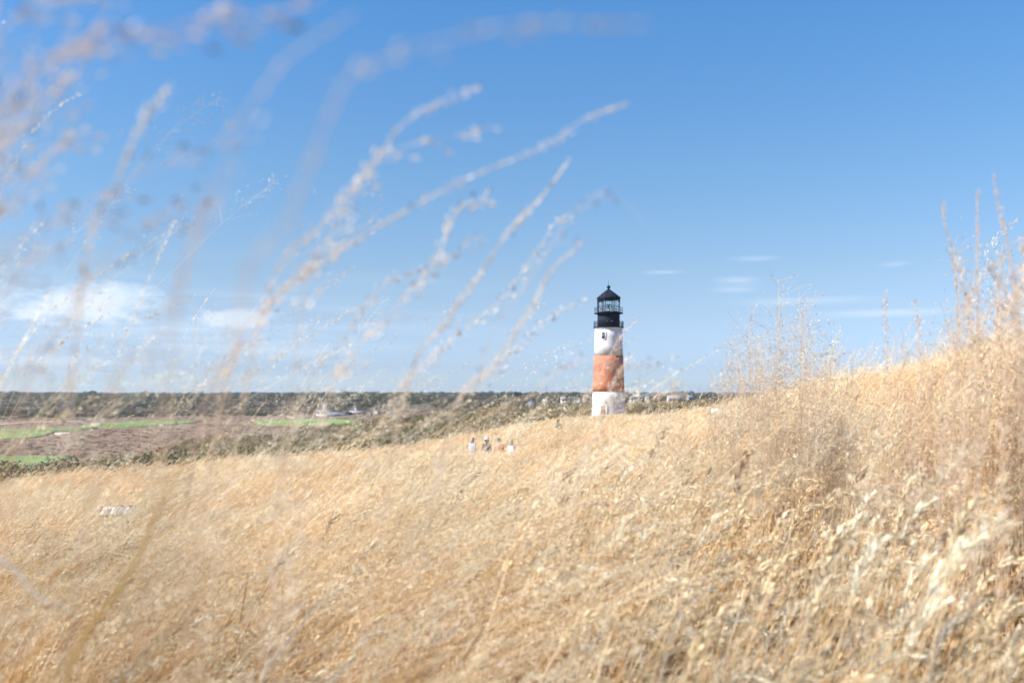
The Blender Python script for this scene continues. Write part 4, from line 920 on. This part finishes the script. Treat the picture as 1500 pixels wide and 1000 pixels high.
# right-hand group
for i, (p, dd_, kd) in enumerate((
    ([(1398,620),(1402,480),(1398,390),(1384,330),(1381,298)], 2.6, 'spike'), ([(1430,610),(1432,480),(1431,380),(1432,280)], 2.5, 'spike'),
    ([(1500,640),(1490,480),(1480,380),(1462,300),(1456,256)], 2.2, 'spike'), ([(1470,620),(1478,500),(1500,400),(1530,320)], 2.3, 'plume'),
    ([(1440,620),(1460,500),(1490,420),(1500,350)], 2.4, 'plume'), ([(1380,640),(1390,540),(1420,440),(1460,380)], 2.8, 'plume'),
    ([(1340,640),(1350,560),(1345,500),(1340,440)], 3.4, 'plume'), ([(1290,640),(1300,560),(1297,480),(1296,430)], 4., 'plume'),
    ([(1410,640),(1425,540),(1415,440),(1400,370)], 2.7, 'plume'), ([(1510,640),(1500,520),(1470,430),(1450,390)], 2.3, 'plume'))):
    stalk(p, dd_, dd_, ['thin straight-tipped stalk at the left of the tall right-hand group', 'upright stalk with a small isolated tip near the right edge', 'tallest stalk of the right-hand group beside the right edge',
        'stalk leaning out of the right edge', 'branching plume just inside the right edge', 'plume leaning right within the right-hand group', 'low plume left of the tall right-hand group',
        'small solitary plume between the wispy tuft and right-hand group', 'left-curving plume in the right-hand group', 'left-curving plume rising from the right edge'][i], kd, .42, .0022 if i not in (3,) else .0018, .05, 1.8,
        (.84, .72, .62), group='tall pale stalks at the right edge')
# wispy tuft: an airy tumble of fine branches above the right slope
def wispy(px, d, wpx, top, label, n=42):
    S = d/FPX; x0 = (px-750)*S; g = G(x0, d); o = empty('wispy_tuft', (x0, d, g), label=label, cat='grass tuft'); H_ = -(top-HOR)*S-g
    m = MB(); hd = MB()
    for i in range(n):
        a = rng.normal(.05, .9); h = H_*rng.uniform(.62, 1.02); w_ = wpx*S*.5
        tip = np.array([w_*math.tanh(a), rng.normal(0, w_*.5), h*(1-.22*abs(math.tanh(a)))]); q = np.linspace(0, 1, 12)[:, None]
        pa = np.array([tip[0]*.75+rng.normal(0, w_*.22), tip[1]*.8+rng.normal(0, w_*.45), 0])*(1-q)+q*np.array([0, 0, 1])*tip[2]+(q**2.2)*np.array([tip[0], tip[1], 0])
        m.tube(pa, .0012, (.84, .72, .55), 3)
        K = 150; uu = rng.uniform(.66, 1, K); pp = np.stack([np.interp(uu, q[:, 0], pa[:, j]) for j in range(3)], 1)
        off = rng.normal(0, .055, (K, 3))+np.array([.03, 0, .03]); c = pp+off
        for b in range(0, K, 2): hd.tube(np.array([pp[b], pp[b]*.4+c[b]*.6+[0, 0, .008], c[b]]), .0007, (.80, .68, .55), 3)
        ax = off+rng.normal(0, .02, (K, 3)); ax /= np.linalg.norm(ax, axis=1)[:, None]
        hd.spikelets(c, ax, .013, .0046, pick(K, [PALE, CREAM, np.array([.4, .28, .22])], [3, 5, .8]))
    m.build('stem', M_stalk, o); hd.build('seed_head', M_stalk, o)
wispy(1165, 5.6, 190, 405, 'round airy tuft of fine branches against the sky right of the lighthouse', 74)
wispy(1085, 6.6, 120, 470, 'smaller airy tuft left of the round one', 48)
wispy(1330, 5.0, 160, 430, 'airy tuft on the slope left of the tall right-hand stalks', 40)
wispy(1450, 4.4, 200, 330, 'dense airy tuft filling the right edge under the tall stalks', 46)
wispy(975, 8.0, 90, 545, 'low airy tuft just right of the lighthouse', 16)
# broad near leaves, blurred
def leaf(pts_px, d, wid, col, label):
    pts = [np.array(P(px, py, d)) for px, py in pts_px]; g = G(pts[0][0]-.12, d)
    low = [np.array([pts[0][0]-f*.10, d, pts[0][2]+(g-pts[0][2])*f]) for f in (1, .75, .5, .25)]
    path = crom(low+pts, 30); base = path[0].copy(); path = path-base
    t = np.linspace(0, 1, 30)[None]; m = MB(); o = None
    V = []; wv = wid*np.clip((1-t[0])*2.2, .04, 1)
    fold = []
    T = np.gradient(path, axis=0); T /= np.linalg.norm(T, axis=1)[:, None]; side = np.cross(T, [0, 1, .25]); side /= np.linalg.norm(side, axis=1)[:, None]; up = np.cross(side, T)
    V = np.stack([path-side*wv[:, None]/2+up*wv[:, None]*.18, path, path+side*wv[:, None]/2+up*wv[:, None]*.18], 1).reshape(-1, 3)
    F = [[k*3+j, k*3+j+1, k*3+j+4, k*3+j+3] for k in range(29) for j in range(2)]
    m.add(V, F, col); o = m.build('grass_blade', M_stalk); o.location = base
    tag(o, label, 'grass blade', 'broad blades close to the viewer')
leaf([(90,1020),(190,840),(235,740),(262,690),(285,640)], 1.25, .0065, (.80, .50, .16), 'orange blade slanting up past the left panel sign')
leaf([(60,1040),(120,940),(170,860),(205,780)], 1.5, .006, (.80, .54, .22), 'second orange blade at the lower left')
leaf([(300,1060),(360,960),(420,880)], 1.8, .008, (.72, .50, .22), 'short orange blade right of the long one')
leaf([(-20,860),(60,878),(110,895)], 1.1, .012, (.85, .74, .56), 'pale bent blade lying across the lower left')
leaf([(380,1010),(430,930),(470,890),(540,880)], 2.2, .008, (.86, .76, .6), 'pale blade arching right near the bottom')
leaf([(960,1040),(985,930),(1010,880),(1060,860)], 2.4, .008, (.86, .76, .6), 'pale arching blade at the bottom right of centre')
leaf([(1170,1040),(1185,900),(1215,780),(1240,720)], 2.3, .007, (.80, .68, .5), 'upright pale blade in the lower right')
leaf([(1355,1050),(1370,960),(1400,900),(1460,880)], 2.2, .009, (.86, .76, .6), 'pale arching blade near the lower right corner')

# ------------------------------------------------------------------ air
HAZE = 0.9e-4
m = MB(); m.box((0, 3390, -8.5), (16000, 7000, 61), (1, 1, 1))
hm = bpy.data.materials.new('sea_air'); hm.use_nodes = True; t = hm.node_tree; t.nodes.clear()
pv = N(t, 'ShaderNodeVolumePrincipled'); pv.inputs['Color'].default_value = (.80, .88, 1.0, 1); pv.inputs['Density'].default_value = HAZE; pv.inputs['Anisotropy'].default_value = .2
ho = N(t, 'ShaderNodeOutputMaterial'); t.links.new(pv.outputs[0], ho.inputs['Volume'])
tag(m.build('haze', hm), 'thin pale blue sea air softening the far ridge', 'haze', kind='stuff')
